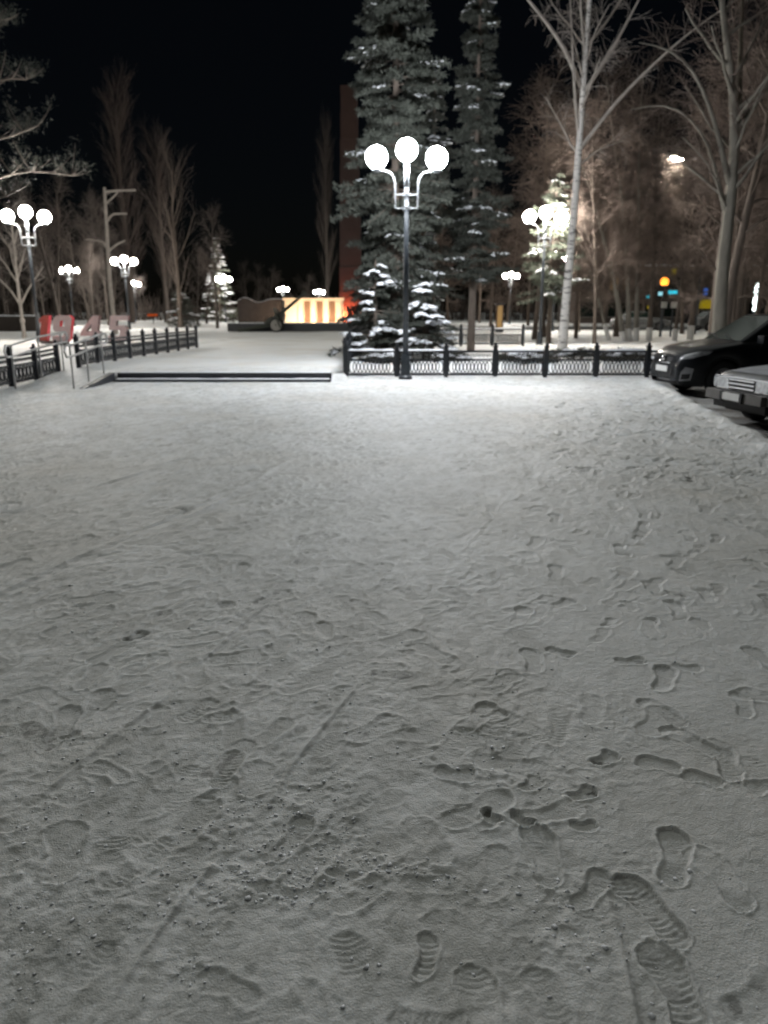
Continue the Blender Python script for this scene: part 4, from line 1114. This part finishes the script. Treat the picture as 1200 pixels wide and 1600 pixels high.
# ------------------------------------------------------------------ cars
def loft_car(root, L, W, prof, wheels, wr, paint, hoodmat=None, nose=.74, noselen=.5, crown=.03, box=.0, tail=.8):
    """nose at x=0, runs to x=L; prof: list (x, ztop, zbot)"""
    xs = np.unique(np.concatenate([np.linspace(0, noselen, 10), np.linspace(noselen, L, 60), [w - wr * .999 for w in wheels], [w + wr * .999 for w in wheels]] + [w + wr * np.cos(np.linspace(0.05, math.pi - .05, 15)) for w in wheels]))
    px, pt, pb = zip(*prof)
    top = np.interp(xs, px, pt); bot = np.interp(xs, px, pb)
    k = np.ones(5) / 5
    hw = np.full(len(xs), W / 2)
    a = np.clip(1 - xs / noselen, 0, 1); hw *= 1 - (1 - nose) * a ** 2.2
    a = np.clip(1 - (L - xs) / noselen, 0, 1); hw *= 1 - (1 - tail) * a ** 2.2
    arch = bot.copy()
    for w in wheels:
        d = np.clip((wr * 1.13) ** 2 - (xs - w) ** 2, 0, None); arch = np.maximum(arch, np.where(d > 0, wr + np.sqrt(d) * 1.0, bot))
    rows = []
    shape = [(.955, 0.0), (.985, .14), (1.0, .42), (.995, .64), (.975 + .01 * box, .82), (.93 + .03 * box, .94), (.80 + .08 * box, 1.0), (.45, 1.0), (0, 1.0)]
    V, F = [], []
    for i, x in enumerate(xs):
        h = top[i] - arch[i]
        ring = [(hw[i] * f, arch[i] + h * g + (crown if f < .6 else (crown * .55 if f < .9 and g == 1 else 0)) * (1 if f > 0 else 1.15)) for f, g in shape]
        full = [(x, -y, z) for y, z in ring] + [(x, y, z) for y, z in ring[::-1][1:]]
        V += full
    n = 2 * len(shape) - 1
    for i in range(len(xs) - 1):
        for j in range(n - 1): F.append((i * n + j, i * n + j + 1, (i + 1) * n + j + 1, (i + 1) * n + j))
    F.append(tuple(range(n))[::-1]); F.append(tuple((len(xs) - 1) * n + j for j in range(n)))
    body = mesh_obj('body', V, F, paint, root, True)
    body.data.polygons[-1].use_smooth = False; body.data.polygons[-2].use_smooth = False
    MB().box((L / 2, 0, .36), (L * .92, W * .80, .30)).build('underbody', 'black', root)
    tri = BVHTree.FromPolygons(V, F)
    return body, tri

def drape(name, poly, o, u, v, d, bvh, mat, parent, off=.006, rings=4, sub=3):
    """lay a polygon (in the u, v plane through o) onto the body along d"""
    o, u, v, d = Vector(o), Vector(u), Vector(v), Vector(d).normalized()
    pts = []
    for i in range(len(poly)):
        a, b = poly[i], poly[(i + 1) % len(poly)]
        for s in range(sub): pts.append((a[0] + (b[0] - a[0]) * s / sub, a[1] + (b[1] - a[1]) * s / sub))
    c = (sum(p[0] for p in pts) / len(pts), sum(p[1] for p in pts) / len(pts))
    V, F = [], []; n = len(pts)
    def put(p):
        w = o + u * p[0] + v * p[1]
        h = bvh.ray_cast(w, d)
        q = h[0] if h[0] is not None else w + d * .6
        V.append(tuple(q - d * off))
    for r in range(rings):
        f = 1 - r / rings
        for p in pts: put((c[0] + (p[0] - c[0]) * f, c[1] + (p[1] - c[1]) * f))
    put(c)
    for r in range(rings - 1):
        for i in range(n): F.append((r * n + i, r * n + (i + 1) % n, (r + 1) * n + (i + 1) % n, (r + 1) * n + i))
    for i in range(n): F.append(((rings - 1) * n + i, (rings - 1) * n + (i + 1) % n, rings * n))
    return mesh_obj(name, V, F, mat, parent, True)

def greenhouse(root, pts, wb, wt, paint, crown=.03):
    """pts: base front, roof front, roof rear, base rear (x,z)"""
    (ax, az), (bx, bz), (cx, cz), (dx, dz) = pts
    bm = bmesh.new()
    vs = []
    for s in (-1, 1):
        vs.append([bm.verts.new(p) for p in ((ax, s * wb, az), (bx, s * wt, bz), (cx, s * wt, cz), (dx, s * wb, dz))])
    a, b = vs
    bm.faces.new(a); bm.faces.new(b[::-1])
    for i in range(4):
        j = (i + 1) % 4; bm.faces.new((a[i], b[i], b[j], a[j]))
    bmesh.ops.recalc_face_normals(bm, faces=bm.faces)
    bmesh.ops.bevel(bm, geom=[e for e in bm.edges], offset=.07, segments=3, affect='EDGES', profile=.5)
    me = bpy.data.meshes.new('cabin'); bm.to_mesh(me); bm.free(); me.materials.append(M[paint])
    me.polygons.foreach_set('use_smooth', [True] * len(me.polygons))
    o = bpy.data.objects.new('cabin', me); COL.objects.link(o); o.parent = root
    # windscreen and rear window
    def quad(name, p, q, w0, w1, lo, hi, off):
        d = Vector((q[0] - p[0], 0, q[1] - p[1])); nn = Vector((-d.z, 0, d.x)).normalized()
        if off < 0: nn = -nn
        V = []
        for s, f, w in ((-1, lo, w0), (1, lo, w0), (1, hi, w1), (-1, hi, w1)):
            c = Vector((p[0], 0, p[1])) + d * f + nn * .008; V.append((c.x, s * (w), c.z))
        return mesh_obj(name, V, [(0, 1, 2, 3)], 'glass', root)
    quad('windscreen', (ax, az), (bx, bz), wb - .09, wt - .07, .06, .93, 1)
    quad('rear_window', (cx, cz), (dx, dz), wt - .10, wb - .12, .10, .80, 1)
    # side windows
    for s in (-1, 1):
        def sp(x, f):
            z = az + (bz - az) * f; zz = az * (1 - f) + bz * f
            y = wb + (wt - wb) * f
            return (x, s * (y + .006), zz)
        mid = (ax + dx) / 2 + .10
        fa = lambda f: ax + (bx - ax) * f; fd = lambda f: dx + (cx - dx) * f
        for nm, P in (('front_window', [(fa(.08) + .14, .10), (mid - .04, .10), (mid - .04, .86), (fa(.86) + .10, .86)]), ('rear_side_window', [(mid + .04, .10), (fd(.10) - .30, .10), (fd(.86) - .22, .86), (mid + .04, .86)])):
            mesh_obj(nm, [sp(*p) for p in P], [(0, 1, 2, 3)], 'glass', root)

def car_wheel(root, x, y, r, side, spokes):
    w = MB().lathe([(r * .62, -.10), (r * .94, -.105), (r, -.07), (r, .07), (r * .94, .105), (r * .62, .10), (r * .60, 0), (r * .62, -.10)], 26, 'Y').build('wheel', 'rubber', root, True, (x, y, r))
    m = MB(); m.lathe([(.001, .05), (r * .16, .06), (r * .17, .03)], 14, 'Y')
    for k in range(spokes):
        a = 2 * math.pi * k / spokes; m.tube([(r * .1 * math.cos(a), .045, r * .1 * math.sin(a)), (r * .62 * math.cos(a), .06, r * .62 * math.sin(a))], [r * .07, r * .085], 6)
    m.lathe([(r * .56, .07), (r * .64, .075), (r * .64, -.05), (r * .58, -.05), (r * .56, .07)], 26, 'Y')
    m.lathe([(.001, -.02), (r * .58, -.02)], 20, 'Y')
    o = m.build('rim', 'alloy', w, False)
    if side < 0: o.rotation_euler = (0, 0, math.pi)

X_, Y_, Z_ = (1, 0, 0), (0, 1, 0), (0, 0, 1)
def suv(label, loc, rz):
    t = thing('parked_car', label, 'car', loc, rz)
    prof = [(0, .60, .34), (.04, .72, .26), (.12, .82, .22), (.35, .93, .21), (.8, 1.01, .21), (1.25, 1.07, .22), (1.6, 1.10, .22), (3.9, 1.14, .23), (4.3, 1.10, .26), (4.55, .95, .32), (4.66, .75, .40)]
    body, bv = loft_car(t, 4.66, 1.87, prof, (.90, 3.66), .36, 'suv', nose=.66, noselen=.62, crown=.035)
    greenhouse(t, ((1.22, 1.06), (2.12, 1.60), (3.70, 1.62), (4.42, 1.10)), .84, .62, 'suv')
    for s in (-1, 1):
        car_wheel(t, .90, s * .82, .36, s, 5); car_wheel(t, 3.66, s * .82, .36, s, 5)
        # headlight wraps the corner
        d = Vector((.72, -.70 * s, -.05)); u = Vector((.70, .72 * s, 0)) * 1.0
        o = Vector((.28, .74 * s, .80)) - d * .7
        drape('headlight', [(-.24, -.07), (.0, -.045), (.30, .055), (.36, .115), (.12, .095), (-.16, .03)], o, u, (0, 0, 1), d, bv, 'lens', t, .008)
        h = t.children[-1]
        drape('fog_lamp_bezel', [(-.13, -.15), (.10, -.13), (.15, .10), (-.02, .13), (-.10, .03)], Vector((.20, .70 * s, .46)) - d * .7, u, (0, 0, 1), d, bv, 'alloy', t, .010)
        drape('fog_lamp_recess', [(-.10, -.12), (.075, -.10), (.10, .0), (-.075, -.01)], Vector((.20, .70 * s, .46)) - d * .7, u, (0, 0, 1), d, bv, 'black', t, .018)
        # mirror, door seam, handles, arch lip
        MB().box((1.62, s * 1.02, 1.13), (.14, .22, .15)).build('side_mirror', 'suv', t)
        for x in (1.62, 2.62, 3.45): MB().box((x, s * .936, .70), (.012, .006, .66)).build('door_seam', 'black', t)
        for x in (2.42, 3.28): MB().box((x, s * .945, .86), (.17, .03, .03)).build('door_handle', 'chrome', t)
        MB().tube([(.90 + .415 * math.cos(a), s * .925, .36 + .415 * math.sin(a)) for a in np.linspace(.1, math.pi - .1, 12)], .018, 6).build('arch_lip', 'black', t)
        MB().box((2.3, s * .90, .27), (2.0, .06, .10)).build('sill_trim', 'black', t)
    drape('upper_grille', [(-.30, -.05), (.30, -.05), (.36, .06), (-.36, .06)], (-.5, 0, .70), Y_, Z_, X_, bv, 'black', t, .008)
    drape('lower_grille', [(-.36, -.16), (.36, -.16), (.46, .10), (-.46, .10)], (-.5, 0, .48), Y_, Z_, X_, bv, 'black', t, .010)
    MB().tube([(-.03 + .10 * (y / .42) ** 2, y, .655 - .02 * (y / .42) ** 2) for y in np.linspace(-.44, .44, 9)], .018, 6).build('chrome_strip', 'chrome', t, True)
    MB().tube([(.005 + .16 * (y / .6) ** 2, y, .315) for y in np.linspace(-.55, .55, 9)], .014, 6).build('lower_lip', 'alloy', t, True)
    MB().box((-.035, 0, .53), (.02, .54, .115)).build('number_plate', 'plate', t)
    sphere('badge', .06, 'chrome', t, (-.0, 0, .735), 10, 6)
    MB().tube([(1.24, -.5, 1.12), (1.4, .1, 1.20)], .010, 5).build('wiper', 'black', t)
    MB().tube([(1.24, .1, 1.12), (1.4, .62, 1.20)], .010, 5).build('wiper', 'black', t)
    return t

def old_sedan(label, loc, rz, paint='sedan'):
    t = thing('parked_car', label, 'car', loc, rz)
    prof = [(0, .70, .42), (.03, .76, .36), (.10, .80, .30), (.5, .86, .24), (1.15, .92, .22), (1.5, .94, .22), (3.3, .94, .22), (3.75, .92, .28), (4.0, .84, .38), (4.05, .70, .42)]
    body, bv = loft_car(t, 4.05, 1.62, prof, (.78, 3.24), .30, paint, nose=.90, noselen=.30, crown=.02, box=1.0, tail=.92)
    greenhouse(t, ((1.12, .92), (1.72, 1.38), (3.05, 1.38), (3.72, .93)), .72, .55, paint)
    # dusting on the bonnet
    drape('bonnet_frost', [(.16, -.62), (1.08, -.66), (1.12, 0), (1.08, .66), (.16, .62), (.12, 0)], (0, 0, 1.4), X_, Y_, (0, 0, -1), bv, 'dusty', t, .006, rings=6, sub=5)
    for s in (-1, 1):
        car_wheel(t, .78, s * .70, .30, s, 8); car_wheel(t, 3.24, s * .70, .30, s, 8)
        h = MB().box((.012, s * .50, .66), (.06, .30, .165)).build('headlight', 'lens', t)
        MB().box((.02, s * .50, .66), (.06, .33, .19)).build('lamp_frame', 'chrome', h)
        h2 = MB().box((.08, s * .735, .655), (.16, .10, .15)).build('indicator', 'lens', t)
        MB().box((1.36, s * .88, .98), (.10, .16, .11)).build('side_mirror', 'black', t)
        for x in (1.45, 2.50): MB().box((x, s * .812, .60), (.012, .006, .56)).build('door_seam', 'black', t)
        MB().box((2.28, s * .82, .78), (.15, .03, .03)).build('door_handle', 'black', t)
        MB().box((2.0, s * .815, .52), (2.0, .02, .05)).build('side_moulding', 'black', t)
        MB().tube([(.78 + .35 * math.cos(a), s * .80, .30 + .35 * math.sin(a)) for a in np.linspace(.1, math.pi - .1, 12)], .014, 6).build('arch_lip', 'black', t)
    MB().box((.0, 0, .66), (.05, .66, .17)).build('grille', 'black', t)
    for z in (.60, .66, .72): MB().box((-.02, 0, z), (.03, .66, .022)).build('grille_slat', 'chrome', t)
    MB().box((.0, 0, .755), (.07, 1.42, .022)).build('grille_trim', 'chrome', t)
    m = MB()
    pl = [(-.12, -.60), (-.06, -.80), (.30, -.84)]
    b = MB().box((-.09, 0, .47), (.15, 1.46, .14)).build('bumper', 'bumper', t)
    for s in (-1, 1): MB().box((.12, s * .80, .47), (.42, .07, .135)).build('bumper_end', 'bumper', t)
    for s in (-1, 1): MB().box((-.175, s * .26, .47), (.04, .06, .16)).build('overrider', 'black', t)
    MB().box((-.182, 0, .475), (.012, .50, .11)).build('number_plate', 'plate', t)
    MB().box((.02, 0, .33), (.12, 1.36, .12)).build('front_apron', 'black', t)
    MB().tube([(1.12, -.45, .97), (1.26, .05, 1.02)], .009, 5).build('wiper', 'black', t)
    MB().tube([(1.12, .05, .97), (1.26, .55, 1.02)], .009, 5).build('wiper', 'black', t)
    return t
sv = suv('black sport utility car parked nose in against the snow bank by the fence', (6.12, 17.15, -.13), R(6))
sv.scale = (1.0, 1.0, 1.06)
sd = old_sedan('old boxy dark car with frosted bonnet and grey bumper, nearest on the right', (5.60, 12.15, -.13), R(9))
copy_thing(sd, (26.5, 58.5, .2), R(190), 1.0, 'parked car far off on the street under the yellow sign')
copy_thing(sd, (21.0, 58.8, .2), R(176), 1.0, 'parked car far off on the street behind the thin trunks')

# ------------------------------------------------------------------ street front on the right, signs
def building(label, loc, w, h, d, cols, rows, wallm, lit):
    t = thing('shop_building', label, 'building', loc)
    MB().box((w / 2, d / 2, h / 2), (w, d, h)).build('wall', wallm, t)
    MB().box((w / 2, d / 2, h + .12), (w + .6, d + .6, .24)).build('roof_edge', 'snowcap', t)
    for r in range(rows):
        for c in range(cols):
            x = (c + .5) * w / cols; z = 1.6 + r * 3.0
            f = MB().box((x, -.03, z), (w / cols * .62, .06, 1.5)).build('window', 'glass' if (r * cols + c) not in lit else 'warmwin', t)
            MB().box((x, -.05, z - .80), (w / cols * .68, .14, .08)).build('sill', 'concrete', f)
            MB().box((x, -.075, z), (.06, .03, 1.5)).build('mullion', 'black', f)
    MB().box((w * .5, -.04, 1.0), (1.1, .07, 2.1)).build('door', 'black', t)
    return t
building('low dark shop building across the street behind the cyan signs', (22, 92, .1), 26, 6.4, 9, 8, 2, 'wall', {5, 9})
building('long dim apartment front far right behind the trees', (46, 84, .1), 30, 9.4, 10, 9, 3, 'wall2', {2, 13, 20})
def sign(name, label, loc, w, h, mat, pole=False, cat='sign'):
    t = thing(name, label, cat, loc)
    MB().box((0, 0, 0), (w, .10, h)).build('sign_face', mat, t)
    MB().box((0, .08, 0), (w + .12, .06, h + .12)).build('frame', 'black', t)
    if pole: MB().tube([(0, .14, h / 2), (0, .14, -loc[2] + .15)], .05, 8).build('pole', 'pole', t)
    return t
sign('shop_sign', 'leftmost small cyan lit sign behind the thin trunks', (30.4, 91.6, 3.2), .75, .32, 'cyan')
sign('shop_sign', 'pale middle cyan lit sign behind the thin trunks', (31.7, 91.6, 3.5), .7, .42, 'cyanw')
sign('shop_sign', 'rightmost cyan lit sign behind the thin trunks', (33.0, 91.6, 3.65), 1.0, .42, 'cyan')
sign('shop_sign', 'tiny yellow lit sign under the cyan signs', (30.5, 91.6, 2.0), .5, .35, 'yellow')
sign('shop_sign', 'upper tiny yellow lit sign above the orange lamp', (32.9, 91.6, 5.9), .6, .7, 'yellow')
sign('banner', 'wide yellow lit banner beside the big grey tree', (32.5, 80, 2.25), 1.75, .85, 'yellow', True, 'banner')
sign('banner', 'small blue lit banner standing above the yellow banner', (32.2, 80.3, 3.45), .42, .7, 'blue', True, 'banner')
sign('banner', 'tall blue banner between the right hand trunks', (30.3, 70.6, 3.55), .55, 1.1, 'blue', True, 'banner')
sign('banner', 'short yellow banner under the tall blue banner', (30.2, 70.4, 2.5), .5, .8, 'yellow', True, 'banner')
sign('shop_sign', 'small red lit sign low between the trunks right of the birch', (29.6, 108, 1.9), 1.0, .42, 'redled', True)
sign('shop_sign', 'small pale lit sign left of the red sign', (27.3, 108, 1.9), .75, .38, 'greenled', True)
sign('shop_sign', 'low orange lit sign at the edge of the left wood', (-25.6, 88, 1.15), 1.1, .28, 'orangeled', True)
sign('shop_sign', 'second low orange lit sign nearer the dark spruce', (-22.8, 88, 1.1), .7, .25, 'orangeled', True)
sign('road_sign', 'white square road sign under the orange lamp', (15.65, 44.6, 1.95), .30, .34, 'plate', True)
sign('road_sign', 'white square road sign right of the orange lamp', (16.2, 44.6, 1.95), .32, .34, 'plate', True)
t = thing('light_string', 'vertical string of white bulbs at the right edge above the black car', 'light string', (27.8, 60, .2))
MB().tube([(0, 0, 0), (0, 0, 3.4)], .05, 8).build('pole', 'pole', t)
b0 = None
for k in range(8):
    if b0 is None: b0 = sphere('bulb', .15, 'bulb', t, (0, 0, 0), 10, 6); b = b0
    else: b = share(b0, t)
    b.location = (.05 * math.sin(k * 2), -.16, 1.55 + k * .245)
# snow topped low wall at the edge of the left wood
t = thing('low_wall', 'low dark wall with snow on top at the edge of the left wood', 'wall', (-34, 57, .1))
for k in range(12):
    MB().box((1.5 * k - 8.0, 0, .55), (1.46, .3, 1.2)).build('wall_panel', 'wall', t)
snow_strip('snow_cap', -8.7, 9.2, -.2, .2, 1.15, .09, t, 15, 5)
print('scene built')
